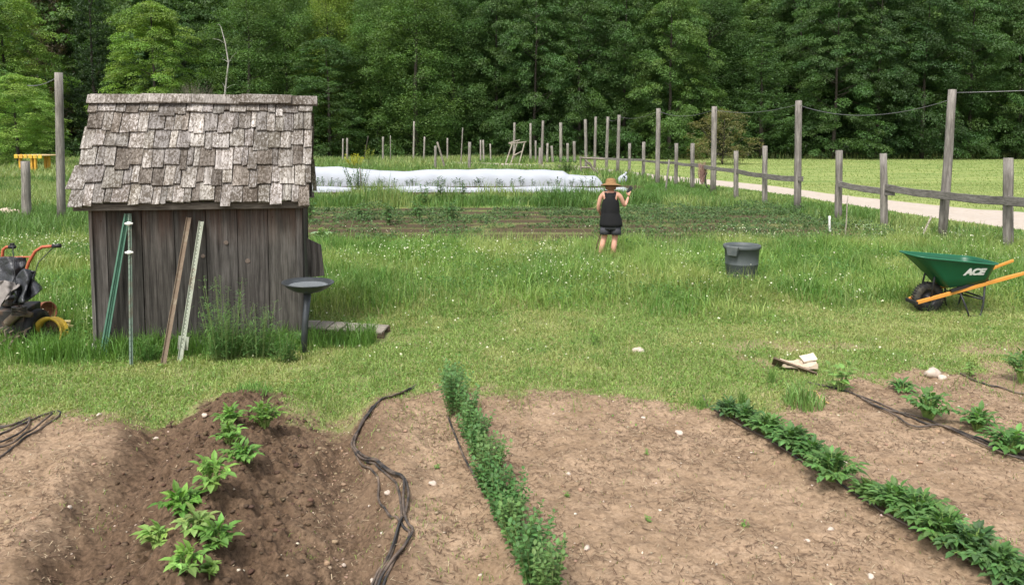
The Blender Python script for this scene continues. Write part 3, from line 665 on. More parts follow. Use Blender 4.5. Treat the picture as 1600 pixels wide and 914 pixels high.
# bare birch and dead branches
e_ = empty('dead_birch', (at(352, 250).x * 0 + (352 - 800) / F * 70, 70, 0), 0, 'pale bare birch trunk leaning above the shed roof ridge', 'dead tree')
P0 = e_.location; tb = MB(); pt = [at_y(345, 232, 70) - P0, at_y(352, 140, 70) - P0, at_y(357, 98, 70) - P0, at_y(352, 68, 70) - P0, at_y(345, 42, 70) - P0]
pt[0] = Vector((-.2, 0, 0)); tb.tube(pt, [.13, .09, .07, .05, .02], 8); tb.build('trunk', M['birch'], e_, True)
for i in range(9):
    b = MB(); k_ = random.choice(pt[1:]); d_ = Vector((random.uniform(-1, 1), random.uniform(-.5, .5), random.uniform(.1, .8))) * random.uniform(.6, 1.6); b.tube([k_, k_ + d_ * .5 + Vector((0, 0, .1)), k_ + d_], [.025, .018, .008], 5); b.build('branch', M['birch'], e_, True)
e_ = empty('dead_shrub', ((303 - 800) / F * 69.5, 69.5, 0), 0, 'leafless grey-brown shrub beside the light green maple', 'dead shrub')
b = MB()
def twig(p_, d_, L, r, dep):
    q_ = p_ + d_ * L; b.tube([p_, p_.lerp(q_, .5) + Vector((random.uniform(-.1, .1), 0, random.uniform(-.05, .1))) * L, q_], [r, r * .8, r * .6], 4, cap=False)
    if dep:
        for _ in range(3): twig(p_.lerp(q_, random.uniform(.5, 1)), (d_ + Vector((random.uniform(-.7, .7), random.uniform(-.7, .7), random.uniform(-.1, .5)))).normalized(), L * .72, r * .6, dep - 1)
for i in range(5): twig(Vector((random.uniform(-.4, .4), 0, 0)), Vector((random.uniform(-.3, .3), random.uniform(-.2, .2), 1)).normalized(), 2.9, .04, 4)
b.build('branches', plain('dead_bark', (.21, .18, .15), .9), e_, True)
print('trees done')

# ------------------------------------------------------------------ the shed
random.seed(21)
shed = empty('garden_shed', (SHX, SHY, 0), SHR, 'small weathered grey board shed with a steep mossy shingle roof', 'shed')
SW, SD, SH = 2.165, 1.15, 1.60
walls = [0, .165, .51, .835, 1.155, 1.48, 1.80, 2.105]
b = MB()
for i in range(7):
    xa, xb = walls[i] + .0035, walls[i + 1] - .0035; z0 = .07 + random.uniform(-.02, .02); tn = random.choice((.68, .8, .92, 1.0, 1.1, 1.22))
    if i == 0: xa += .03
    b.box(((xa + xb) / 2, .012 + random.uniform(-.004, .004), (z0 + SH) / 2), (xb - xa, .022, SH - z0), None, (tn, tn * random.uniform(.97, 1.0), tn * random.uniform(.95, 1)), jit=.0015)
# knots
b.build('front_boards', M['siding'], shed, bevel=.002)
kn = MB()
for kx, kz in ((1.12, 1.03), (1.36, 1.17), (1.58, .96)):
    r_ = random.uniform(.009, .016)
    kn.lathe([(r_ * 1.7, 0), (r_ * 1.5, .003), (r_, .001), (.0005, .003)], 12, (kx, -.004, kz), Matrix.Rotation(R(90), 3, 'X'), (1, 1, 1))
kno = kn.build('knots', plain('knot_wood', (.13, .10, .08), .8, var=.5, scale=60), bpy.data.objects['front_boards'], True); kno['kind'] = 'stuff'
b = MB()
for i in range(5):
    ya, yb = .03 + i * .224, .03 + (i + 1) * .224 - .006; tn = random.uniform(.85, 1.1)
    b.box((SW - .02, (ya + yb) / 2, .84), (.022, yb - ya, SH - .12), None, (tn, tn, tn), jit=.001)
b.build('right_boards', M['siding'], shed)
b = MB()
for i in range(5):
    ya, yb = .03 + i * .224, .03 + (i + 1) * .224 - .006; b.box((.012, (ya + yb) / 2, .84), (.022, yb - ya, SH - .12))
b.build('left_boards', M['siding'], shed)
b = MB()
for i in range(7): b.box((.16 + i * .31, SD, .84), (.3, .022, SH - .12))
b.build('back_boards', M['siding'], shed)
for gx_ in (.012, SW - .02):
    g = MB(); g.add([(gx_ - .01, .02, SH), (gx_ - .01, SD, SH), (gx_ - .01, .585, 2.62), (gx_ + .01, .02, SH), (gx_ + .01, SD, SH), (gx_ + .01, .585, 2.62)], [(0, 2, 1), (3, 4, 5), (0, 1, 4, 3), (1, 2, 5, 4), (2, 0, 3, 5)])
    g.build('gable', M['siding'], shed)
lt = (1.25, 1.22, 1.2)
for cx, wd, yy_, tn in ((.017, .034, -.008, 1.9), (2.135, .06, -.006, 1.15), (2.172, .02, .03, .6)):
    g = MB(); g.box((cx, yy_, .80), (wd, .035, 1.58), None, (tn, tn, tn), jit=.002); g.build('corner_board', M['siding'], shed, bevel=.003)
g = MB(); g.box((1.06, -.07, 1.585), (2.36, .05, .075), Matrix.Rotation(R(.3), 3, 'Y'), (.62, .6, .56), jit=.003)
g.build('fascia', M['trim'], shed, bevel=.004)
g = MB(); g.box((1.07, SD + .07, 1.585), (2.36, .04, .07)); g.build('fascia', M['trim'], shed)
for x0_ in (.02, 1.08, 2.12):
    g = MB(); g.box((x0_, .02, .035), (.13, .12, .14), None, (1, 1, 1), jit=.012); g.build('foundation_stone', plain('concrete', (.48, .46, .42), .9, scale=30, dirt=(.2, .17, .12)), shed)
roof = MB(); EY, EZ, RY, RZ = -.115, 1.625, .585, 2.76
def slope(sgn, t, lift=0.0):
    yv = RY + sgn * (EY - RY) * (1 - t); zv = EZ + (RZ - EZ) * t
    nrm = Vector((0, sgn * -(RZ - EZ), (RY - EY))).normalized()
    return Vector((0, yv, zv)) + nrm * lift
for sgn in (1, -1):
    vv = []
    for lf in (-.012, .004):
        for xq, tq in ((-.10, .01), (2.22, .01), (2.22, .995), (-.10, .995)):
            p_ = slope(sgn, tq, lf); vv.append((xq, p_.y, p_.z))
    roof.add(vv, [(3, 2, 1, 0), (4, 5, 6, 7), (0, 1, 5, 4), (1, 2, 6, 5), (2, 3, 7, 6), (3, 0, 4, 7)], (.5, .45, .4))
rf = roof.build('roof', M['trim'], shed)
SLEN = math.hypot(RY - EY, RZ - EZ)
for sgn in (1, -1):
    sh = MB(); NC = 6; ex = 1 / (NC - .15)
    for c_ in range(NC):
        lx_ = -.14 + .0 * c_ + {0: -.015, 1: -.02, 2: .03, 3: .015, 4: .045, 5: .03}[c_]; rx_ = 2.265 + random.uniform(-.01, .02); xq = lx_
        sag = random.uniform(-.004, .004)
        while xq < rx_ - .03:
            wq = min(random.choice((.06, .08, .10, .11, .13, .15, .17)) * random.uniform(.9, 1.1), rx_ - xq)
            if rx_ - xq - wq < .05: wq = rx_ - xq
            t0 = c_ * ex - .012 + random.choice((0, 0, 0, -.014, .012, .018, -.022, -.04)) * .9 + .008 * math.sin(xq * 2.2 + c_); t1 = min(t0 + ex * 1.28, .998)
            th = random.uniform(.013, .024); tilt = random.uniform(-.012, .012) ; lift0 = .030 + random.uniform(0, .012); g_ = .0035
            k_ = random.uniform(.62, 1.22); colr_ = (k_, k_ * random.uniform(.965, .99), k_ * random.uniform(.92, .98))
            if random.random() < .2: colr_ = (k_ * .62, k_ * .57, k_ * .52)
            vv = []
            nseg = 3
            for s_ in range(nseg + 1):
                f_ = s_ / nseg; t_ = t0 + (t1 - t0) * f_
                lf = lift0 * (1 - f_) + .008 * f_; sx_ = tilt * f_
                for (xe, h_) in ((xq + g_, lf), (xq + wq * .5, lf + random.uniform(-.003, .003)), (xq + wq - g_, lf), (xq + wq - g_, lf - th * (1 - .6 * f_)), (xq + g_, lf - th * (1 - .6 * f_))):
                    rag = random.uniform(-.006, .006) if s_ == 0 else 0
                    p_ = slope(sgn, t_ + rag, h_); sk = (-.045 * (1 - f_) * max(0, 1 - (xe - lx_) / .5) if c_ == 1 else 0.0)
                    vv.append((xe + sx_ + sk, p_.y, p_.z))
            ff = []
            for s_ in range(nseg):
                for q_ in range(5):
                    a_, b_ = s_ * 5 + q_, s_ * 5 + (q_ + 1) % 5; ff.append((a_, b_, b_ + 5, a_ + 5) if sgn > 0 else (a_, a_ + 5, b_ + 5, b_))
            ff += [(4, 3, 2, 1, 0) if sgn > 0 else (0, 1, 2, 3, 4)]
            sh.add(vv, ff, colr_); xq += wq
    sh.build('shingles', M['shingle'], rf)
xq = -.10; i = 0
while xq < 2.25:
    L = min(random.uniform(.42, .58), 2.30 - xq); k_ = random.uniform(.72, 1.0)
    for sgn in (1, -1):
        g = MB(); th = math.atan2(RZ - EZ, RY - EY) * sgn
        p_ = slope(sgn, .962, .048 + .018 * (i % 2) + random.uniform(-.004, .008) + (.004 if sgn < 0 else 0))
        g.box((xq + L / 2, p_.y, p_.z), (L + .06, .115, .022), Matrix.Rotation(th, 3, 'X') @ Matrix.Rotation(R(random.uniform(-1.6, 1.6)), 3, 'Z') @ Matrix.Rotation(R(random.uniform(-1.2, 1.2)), 3, 'Y'), (k_, k_ * .96, k_ * .92), jit=.007)
        g.build('ridge_board', M['shingle'], rf, bevel=.003)
    xq += L; i += 1
nl_ = MB()
for xw in walls[1:-1]:
    for zz in (.30, 1.42):
        for dx_ in (-.05, .05): nl_.lathe([(.0005, .003), (.005, .0025), (.0055, 0)], 8, (xw + dx_ + random.uniform(-.01, .01), -.004, zz + random.uniform(-.02, .02)), Matrix.Rotation(R(90), 3, 'X'), (.5, .3, .2))
nl_.build('nail', M['trim'], bpy.data.objects['front_boards'])['kind'] = 'stuff'
g = MB(); g.box((2.29, .22, .95), (.17, .022, .46), Matrix.Rotation(R(-4), 3, 'Y'), (1.15, 1.1, 1.1)); 
g.v = [(x_, y_, z_ - (.10 if (z_ > 1.0 and x_ > 2.3) else 0)) for x_, y_, z_ in g.v]; g.build('side_panel', M['siding'], shed, bevel=.003)
g = MB(); g.box((2.245, .3, 1.72), (.03, .05, .16), None, (.25, .25, .25)); g.build('bracket', M['trim'], shed)

# stakes leaning on the shed front
def shed_w(x_, y_, z_):
    return shed.location + Matrix.Rotation(SHR, 3, 'Z') @ Vector((x_, y_, z_))
def stake(name, bpx, bpy_, tpx, tpy, prof, mat, label, cat='stake'):
    """from a ground pixel up to where it meets the wall"""
    gp = at(bpx, bpy_); gp.z = gz1(gp.x, gp.y) - .03
    # top point on wall plane y_local=-.03
    n_ = Matrix.Rotation(SHR, 3, 'Z') @ Vector((0, 1, 0)); o_ = shed_w(0, -.035, 0); d_ = at_y(tpx, tpy, 10) - Vector((0, 0, CAMH))
    t_ = (o_ - Vector((0, 0, CAMH))).dot(n_) / d_.dot(n_); tp = Vector((0, 0, CAMH)) + d_ * t_
    e_ = empty(name, gp, 0, label, cat); return e_, tp - gp
def prof_stake(mb, P1, P2, shape, col=(1, 1, 1), side=Vector((1, .2, 0))):
    ax = (P2 - P1).normalized(); sx_ = (side - ax * side.dot(ax)).normalized(); sy_ = ax.cross(sx_)
    mb.rings([[P + sx_ * u_ + sy_ * v_ for u_, v_ in shape] for P in (P1, P1.lerp(P2, .5), P2)], col, cap=True)
Tsec = [(-.018, -.003), (-.003, -.003), (-.003, -.024), (.003, -.024), (.003, -.003), (.018, -.003), (.018, .003), (-.018, .003)]
Usec = [(-.026, -.014), (-.022, -.014), (-.013, .004), (.013, .004), (.022, -.014), (.026, -.014), (.016, .009), (-.016, .009)]
M['green_metal'] = plain('green_painted_steel', (.10, .22, .155), .55, .2, var=.3, scale=14, dirt=(.17, .10, .06), dirtamt=(.55, .75))
M['worn_green'] = plain('worn_green_steel', (.15, .21, .16), .7, .2, var=.35, scale=18, dirt=(.17, .13, .09), dirtamt=(.5, .7))
M['rust'] = plain('rusted_steel', (.20, .15, .105), .85, .2, var=.35, scale=20, dirt=(.30, .27, .2), dirtamt=(.5, .7))
M['pale_green'] = plain('pale_green_steel', (.36, .39, .31), .7, .1, var=.25, scale=16, dirt=(.2, .13, .08), dirtamt=(.5, .7))
M['black'] = plain('black_plastic', (.018, .018, .02), .5, var=.3, bmp=0)
M['white'] = plain('white_ceramic', (.72, .72, .68), .4, var=.1)
e_, d_ = stake('fence_stake', 156, 560, 197, 334, Tsec, M['green_metal'], 'bright green steel T-post leaning left on the shed, at its left end')
g = MB(); prof_stake(g, Vector((0, 0, 0)), d_, Tsec); g.build('post', M['green_metal'], e_)
g = MB(); prof_stake(g, Vector((.028, .01, 0)), d_ + Vector((.012, .01, -.01)), Tsec, side=Vector((.2, 1, 0))); g.build('post', M['green_metal'], e_)
e_, d_ = stake('fence_stake', 205, 572, 202.5, 334, Tsec, M['worn_green'], 'upright green T-post with two white insulators against the shed')
g = MB(); prof_stake(g, Vector((0, 0, 0)), d_, Tsec)
for k_ in range(26): q = d_ * (.08 + k_ * .035); g.box(q + Vector((0, -.026, 0)), (.012, .006, .012))
g.build('post', M['worn_green'], e_)
for f_ in (.935, .745):
    q = d_ * f_ + Vector((0, -.02, 0)); g = MB(); g.lathe([(.002, -.045), (.012, -.04), (.014, -.02), (.022, -.012), (.022, .012), (.014, .02), (.012, .04), (.002, .045)], 14, q, Matrix.Rotation(R(88), 3, 'Y')); g.build('insulator', M['white'], e_, True)
e_, d_ = stake('fence_stake', 254, 572, 295.5, 340, Usec, M['rust'], 'rusty brown steel U-post leaning on the shed front')
g = MB(); prof_stake(g, Vector((0, 0, 0)), d_, Usec); g.build('post', M['rust'], e_)
e_, d_ = stake('fence_stake', 280, 566, 315, 346, Usec, M['pale_green'], 'pale perforated U-post leaning right of the rusty post')
g = MB(); prof_stake(g, Vector((0, 0, 0)), d_, Usec); g.build('post', M['pale_green'], e_)
g = MB()
for k_ in range(34): q = d_ * (.13 + k_ * .0255); g.lathe([(.0005, 0), (.0052, .0005), (.0052, -.004)], 8, q + Vector((0, -.0165, 0)), Matrix.Rotation(R(90), 3, 'X'))
o = g.build('hole', M['black'], e_); o['kind'] = 'stuff'
g = MB(); q = d_ * .15; g.box(q + Vector((0, .012, 0)), (.11, .006, .14), Matrix.Rotation(R(8), 3, 'Y')); g.build('anchor_plate', M['pale_green'], e_)

# bird bath
gp = at(474, 552); gp.z = gz1(gp.x, gp.y)
bb = empty('bird_bath', gp, 0, 'dark metal bird bath on a thin post at the shed corner', 'bird bath'); rx = Matrix.Rotation(R(3.5), 3, 'Y')
m, n, l, p = newmat('dark_glazed_metal'); f_ = noise(n, l, 22); l.new(mix(n, l, 'MIX', f_, (.03, .034, .038), (.09, .10, .105)), p.inputs['Base Color']); p.inputs['Roughness'].default_value = .35; p.inputs['Metallic'].default_value = .3; M['bath'] = m
top = Vector((.055, .02, .655))
g = MB(); g.tube([(0, 0, -.05), (.02, .01, .3), top], [.036, .034, .038], 16); g.build('post', M['bath'], bb, True)
g = MB(); g.lathe([(.001, 0), (.05, .0), (.07, .012), (.15, .032), (.225, .075), (.262, .112), (.275, .118), (.276, .124), (.262, .126), (.225, .098), (.15, .06), (.06, .043), (.001, .04)], 48, top, Matrix.Rotation(R(2), 3, 'Y')); g.build('basin', M['bath'], bb, True)
m, n, l, p = newmat('shallow_water'); p.inputs['Base Color'].default_value = (.22, .24, .25, 1); p.inputs['Roughness'].default_value = .08; bump(n, l, p, noise(n, l, 30), .15)
g = MB(); g.lathe([(.001, .090), (.21, .090)], 40, top, Matrix.Rotation(R(1), 3, 'Y')); g.build('water', m, bb)

# wooden pallet beside the shed
gp = at(545, 521); gp.z = 0
e_ = empty('boardwalk', gp, R(-4), 'short walkway of weathered boards on the grass right of the bird bath', 'boardwalk')
for i in range(6):
    g = MB(); g.box((-.46 + i * .165, 0, .1 - .008 * i), (.15, .34, .022), Matrix.Rotation(R(random.uniform(-3, 3)), 3, 'Z') @ Matrix.Rotation(R(2 + random.uniform(-1, 1)), 3, 'Y'), (random.uniform(.8, 1.1),) * 3, jit=.003); g.build('plank', M['plank'], e_, bevel=.003)
for yy_ in (-.14, .14):
    g = MB(); g.box((-.04, yy_, .025), (1.0, .05, .07), None, (.3, .24, .2)); g.build('joist', M['plank'], e_)

# ------------------------------------------------------------------ fences
def post_mb(h, r, lean=(0, 0), n=9, k=1.0):
    t = MB(); pts = [(lean[0] * i / 5, lean[1] * i / 5, -.1 + (h + .1) * i / 5) for i in range(6)]
    pts = [(x_ + random.uniform(-.006, .006), y_ + random.uniform(-.006, .006), z_) for x_, y_, z_ in pts]
    t.tube(pts, [r * random.uniform(.97, 1.05) * (1.06 - .02 * i) for i in range(6)], n, (k, k, k)); return t
def ht(y_top, base): return CAMH + (210 - y_top) / F * base.y
fence = empty('rail_fence', at(1246, 332), 0, 'rustic rail fence of grey posts along the gravel track, tall posts carrying a wire', 'fence'); FO = fence.location
TALL = [(1472, 376, 1488, 141, 13), (1246, 334, 1248, 158, 10.5), (1114, 303, 1116.5, 167, 8.5), (1027, 292, 1029, 170, 7), (965, 274, 967.5, 180, 5.2), (947, 271, 950, 183, 4.6), (929, 265, 931, 183, 4), (916, 272, 914.5, 187, 4.6)]
SHORT = [(1575, 397, 1575, 247, 14.5), (1382, 360, 1380, 240, 11), (1310, 347, 1311, 235, 10.5), (1195, 323, 1195, 228, 8), (1150.5, 314, 1150, 236, 7.5), (1082, 297, 1082, 224, 6.5), (1056, 293, 1057, 224, 5.6), (1005, 279, 1006, 222, 5.2), (983, 276, 984, 224, 4.6)]
tops = []
for lst, hi in ((TALL, 1), (SHORT, 0)):
    for bx_, by_, tx_, ty_, wpx in lst:
        b_ = at(bx_, by_); h_ = ht(ty_, b_); tp = at_y(tx_, ty_, b_.y); r_ = wpx / F * b_.y / 2 * 1.0
        o = post_mb(h_, r_, (tp.x - b_.x, 0), k=random.uniform(.85, 1.1)).build('post', M['post'], fence, True); o.location = b_ - FO
        if hi: tops.append(tp)
def rail(p0, p1, wd=.17, th=.06, name='rail'):
    g = MB(); a_, b_ = Vector(p0), Vector(p1); N_ = 8; rs = []
    dr = (b_ - a_).normalized(); sx_ = dr.cross(Vector((0, 0, 1))).normalized() * th / 2
    for i in range(N_ + 1):
        c_ = a_.lerp(b_, i / N_) + Vector((0, 0, -.03 * math.sin(math.pi * i / N_) + random.uniform(-.006, .006))); u_ = Vector((0, 0, wd / 2 * random.uniform(.92, 1.06)))
        rs.append([c_ - sx_ - u_, c_ + sx_ - u_ * .9, c_ + sx_ * .7 + u_, c_ - sx_ + u_])
    g.rings([[q - FO for q in r_] for r_ in rs], (random.uniform(.85, 1.1),) * 3, cap=True); return g.build(name, M['rail'], fence, bevel=.006)
def rp(px, py, by_):   # rail point: pixel at the depth of the ground row by_
    return at_y(px, py, at(px, by_).y - .12)
rail(rp(1310, 288, 347), rp(1397, 301, 362), .16); rail(rp(1384, 293, 360), rp(1480, 306, 377), .17); rail(rp(1468, 305, 376), rp(1582, 314, 398), .18); rail(rp(1572, 314, 397), rp(1720, 321, 425), .18)
rail(rp(1152, 268, 314), rp(1198, 275, 323), .15); rail(rp(1192, 275, 323), rp(1254, 280, 335), .17); rail(rp(1080, 257, 297), rp(1152, 268, 314), .15); rail(rp(1054, 255, 293), rp(1086, 258.5, 298), .13); rail(rp(1003, 251, 279), rp(1058, 255, 293), .12); rail(rp(925, 246.5, 270), rp(1006, 250.5, 280), .12, name='rail')
def cable(p0, p1, sag, r=.008, parent=None, O=Vector(), mat=None, name='wire'):
    g = MB(); g.tube([p0.lerp(p1, i / 14) - Vector((0, 0, sag * 4 * (i / 14) * (1 - i / 14))) - O for i in range(15)], r, 5); return g.build(name, mat or M['wire'], parent, True)
for i in range(3): cable(tops[i] - Vector((0, 0, .1 + .1 * (i == 0))), tops[i + 1] - Vector((0, 0, .12)), (.30, .16, .22)[i] * 1.1, .0085, fence, FO)
cable(tops[0] - Vector((0, 0, .06)), tops[0] + Vector((4.5, -3.5, .12)), .06, .0085, fence, FO)
for i in range(3, 5): cable(tops[i] - Vector((0, 0, .1)), tops[i + 1] - Vector((0, 0, .1)), .2, .0085, fence, FO)

back = empty('back_fence', at(850, 248), 0, 'line of thin grey posts closing the far end of the garden before the woods', 'fence'); BO = back.location
for bx_, by_, tx_, ty_, wpx in [(876.5, 244, 876, 192, 4.2), (846, 254, 848.5, 189, 3.3), (829, 242, 829, 193, 3), (803, 246, 804, 192, 3.2), (646, 243, 647, 190, 2.4), (898, 250, 897, 221, 4), (887, 246, 887, 224, 3.6), (864, 250, 862, 228, 3.4), (855, 247, 855.5, 224, 3.2), (843, 257, 844, 231, 3.6), (837, 242, 837, 220, 2.6),
    (756, 247, 755, 219, 2.3), (751, 246, 751, 219, 2.3), (733, 264, 734, 222, 4), (699, 243, 699, 216, 2.2), (662, 247, 663.5, 214, 2.4), (680, 264, 680.5, 228, 3.4), (598, 231, 598.5, 214, 2.6), (542, 232, 542.5, 216, 2.8), (535, 232, 536, 217, 2), (720, 243, 723, 200, 1.5), (610, 240, 610, 212, 1), (767, 240, 766, 225, 2)]:
    b_ = at(bx_, by_ + 4)
    if b_.y > 64: b_ = at_y(bx_, by_, 64); b_.z = 0
    h_ = ht(ty_, b_); tp = at_y(tx_, ty_, b_.y); r_ = wpx / F * b_.y / 2 * 1.15
    o = post_mb(h_, r_, (tp.x - b_.x, 0), 7, random.uniform(.95, 1.4)).build('post', M['post'], back, True); o.location = b_ - BO
def single_post(name, bx_, by_, tx_, ty_, wpx, label, cat='post', mat=None, k=1.0, n=9):
    b_ = at(bx_, by_); h_ = ht(ty_, b_); tp = at_y(tx_, ty_, b_.y); e_ = post_mb(h_, wpx / F * b_.y / 2, (tp.x - b_.x, 0), n, k).build(name, mat or M['post'], None, True); e_.location = b_
    return tag(e_, label, cat)
single_post('fence_post', 96, 350, 91.5, 115, 12, 'tall square-topped grey post left of the shed', n=4 if False else 10)
g = bpy.data.objects['fence_post']; tp = at_y(91.5, 121, at(96, 350).y)
cable(tp + Vector((-.04, 0, 0)), at_y(43, 134, at(96, 350).y + .5), .08, .013, g, g.location)
single_post('fence_post', 42, 346, 40, 252, 13, 'short weathered post near the left edge beyond the machine')
single_post('leaning_stake', 1040, 305, 1034, 250, 3, 'thin stake leaning in the weeds left of the reddish bush, near the fence', 'stake')
bpy.data.objects['leaning_stake'].rotation_euler.y = R(12)
single_post('garden_stake', 1297, 364, 1296, 338, 3.6, 'short white marker stake at the right end of the garden rows', 'stake', M['white'])
single_post('garden_stake', 1320, 372, 1325, 305, 1.8, 'thin pale cane standing left of the rail fence post', 'stake', M['plank'])
single_post('leaning_stake', 1437, 375, 1455, 338, 3, 'short pale stick leaning in the grass before the track', 'stake', M['plank'])
single_post('leaning_stake', 568, 252 + 2, 571, 212, 1.6, 'dark thin rod rising left of the yellow flowers', 'stake', M['bark']); bpy.data.objects['leaning_stake.002'].rotation_euler.y = R(6)
single_post('leaning_stake', 697, 266, 683, 222, 3, 'brown prop leaning against a back post behind the row cover', 'stake', M['plank'], .6)
single_post('leaning_stake', 400 + 93, 240, 484, 214, 3, 'pale stick at the right edge of the shed roof', 'stake', M['post'])
single_post('sapling_stake', 566, 306, 562, 262, 2, 'thin stick in front of the bush before the row cover', 'stake', M['post'])
single_post('distant_stake', 1212 + 40, 246, 1262, 224, 2.2, 'thin grey stake at the edge of the woods right of the tall post', 'stake')
single_post('distant_stake', 1318, 246, 1323, 224, 2.2, 'thin grey stake at the edge of the woods between two rail fence posts', 'stake')
single_post('distant_stake', 1168, 248, 1171, 222, 1.8, 'thin grey stake at the edge of the woods beside the reddish bush', 'stake')

# collapsed frame far back and broken gate by the corner
g0 = at(812, 256); e_ = empty('wooden_frame', g0, 0, 'collapsed frame of pale sticks standing at the back of the garden', 'frame')
for p0_, p1_ in (((790, 256), (800, 226)), ((798, 256), (809, 221)), ((811, 256), (820, 222)), ((796, 225), (822, 222)), ((795, 224), (812, 219)), ((803, 243), (817, 236))):
    g = MB(); g.tube([at_y(*p0_, g0.y) - g0, at_y(*p1_, g0.y + .6) - g0], .05, 6, (1.5, 1.45, 1.35)); g.build('pole', M['post'], e_)
g0 = at(925, 276); e_ = empty('broken_gate', g0, 0, 'broken grey wooden gate leaning left of the person', 'gate')
for p0_, p1_ in (((908, 276), (907, 244)), ((908, 247), (945, 249)), ((914, 250), (940, 276)), ((921, 254), (933, 276)), ((908, 262), (922, 262))):
    g = MB(); g.tube([at_y(*p0_, g0.y) - g0, at_y(*p1_, g0.y) - g0], .055, 4, (1.0, .95, .9)); g.build('board', M['post'], e_)

# ------------------------------------------------------------------ row covers
m, n, l, p = newmat('row_cover_fabric'); f_ = noise(n, l, 1.5, (1, 3, 3)); l.new(mix(n, l, 'MIX', f_, (.44, .47, .52), (.53, .56, .61)), p.inputs['Base Color']); p.inputs['Roughness'].default_value = .8
tr = n.new('ShaderNodeBsdfTranslucent'); tr.inputs[0].default_value = (.6, .62, .66, 1); ms = n.new('ShaderNodeMixShader'); ms.inputs[0].default_value = .25; l.new(p.outputs[0], ms.inputs[1]); l.new(tr.outputs[0], ms.inputs[2]); l.new(ms.outputs[0], n['Material Output'].inputs[0]); bump(n, l, p, noise(n, l, 2, (1, 3, 3)), .25, .03); M['cover'] = m
def tunnel(name, x0, x1, y0f, hf, wd, label, slope_=0.0):
    N_, J_ = 220, 14; rings = []
    for i in range(N_ + 1):
        x_ = x0 + (x1 - x0) * i / N_; endf = min(1, (x1 - x_) / .3) ** .5 if x_ < x1 else 0.0
        h_ = hf(x_) * max(.02, endf) * (1 - .03 * (1 - abs(math.cos(math.pi * x_ / 1.35))) * (hf(x_) > .4)); yc = y0f(x_)
        r_ = []
        for j in range(J_ + 1):
            a_ = math.pi * j / J_; yy_ = -math.cos(a_) * wd / 2; zz = math.sin(a_) ** .6 * h_
            yy_ += .02 * math.sin(x_ * 5 + j); zz += .008 * math.sin(x_ * 2.1 + j * .5) * math.sin(a_)
            r_.append((x_, yc + yy_ * (1 + .05 * math.sin(x_ * 2.3)), zz + .01 - .02 * (j in (0, J_))))
        rings.append(r_)
    g = MB(); g.rings(rings, (1, 1, 1), closed=False); return tag(g.build(name, M['cover'], None, True), label, 'row cover')
YC = at(0, 291).y + .6
def hA(x_):
    px = 800 + x_ / YC * F
    yt = np.interp(px, [100, 490, 530, 560, 630, 680, 790, 850, 880, 888, 940], [259, 260.5, 260.5, 264.5, 268, 265, 264.5, 265.5, 267.5, 273, 275.5])
    return CAMH - (yt - 210) / F * YC * 1.0
tunnel('row_cover', (350 - 800) / F * YC, (941 - 800) / F * YC, lambda x_: YC - .0 * x_, hA, 1.3, 'long white fabric row cover, the tall one behind')
YD = at(0, 300).y
tunnel('row_cover', (350 - 800) / F * YD, (986 - 800) / F * YD, lambda x_: YD - .01 * x_, lambda x_: .19 + .03 * math.sin(x_ * 1.3), .55, 'low narrow white row cover lying in front of the tall one')

# ------------------------------------------------------------------ crops and single plants
def gc(base, v=.25):
    k_ = random.uniform(1 - v, 1 + v) * (1.35 if random.random() < .07 else 1); return tuple(q * k_ * random.uniform(.93, 1.07) for q in base)
def stemmed(name, loc, h, r, ns, nl, L, W, base, label, cat, group=None, up=.8, split=True, rr_=None, leaf_low=.15, bend=.35, sr=.006):
    """several upright stems, each with leaves set round it"""
    z0 = gz1(loc[0], loc[1]); e_ = empty(name, (loc[0], loc[1], z0), 0, label, cat, group); f_, s_ = MB(), MB()
    for i in range(ns):
        a_ = random.uniform(0, 6.28); d_ = Vector((math.cos(a_), math.sin(a_), 0)) * r * random.uniform(.1, 1); H_ = h * random.uniform(.7, 1.08); b_ = d_ * .35
        pts = [b_ + Vector((0, 0, -.02)), b_.lerp(d_, .4) + Vector((0, 0, H_ * .5)), d_ + Vector((0, 0, H_))]
        s_.tube(pts, [sr, sr * .8, sr * .4], 5)
        for k_ in range(nl):
            t = leaf_low + (1 - leaf_low) * (k_ + random.random()) / nl; q = pts[0].lerp(pts[1], t * 2) if t < .5 else pts[1].lerp(pts[2], t * 2 - 1)
            an = k_ * 2.4 + random.uniform(-.5, .5); el = random.uniform(.05, .55) + .5 * (t > .9); dd = Vector((math.cos(an) * math.cos(el), math.sin(an) * math.cos(el), math.sin(el)))
            sz = (1 - .35 * abs(t - .5)) * random.uniform(.7, 1.15); f_.leaf(q, dd, (0, 0, 1), L * sz, W * sz, bend, .2, gc(base))
    f_.build('foliage', M['leaf'], e_); s_.build('stem', M['stem'], e_); return e_
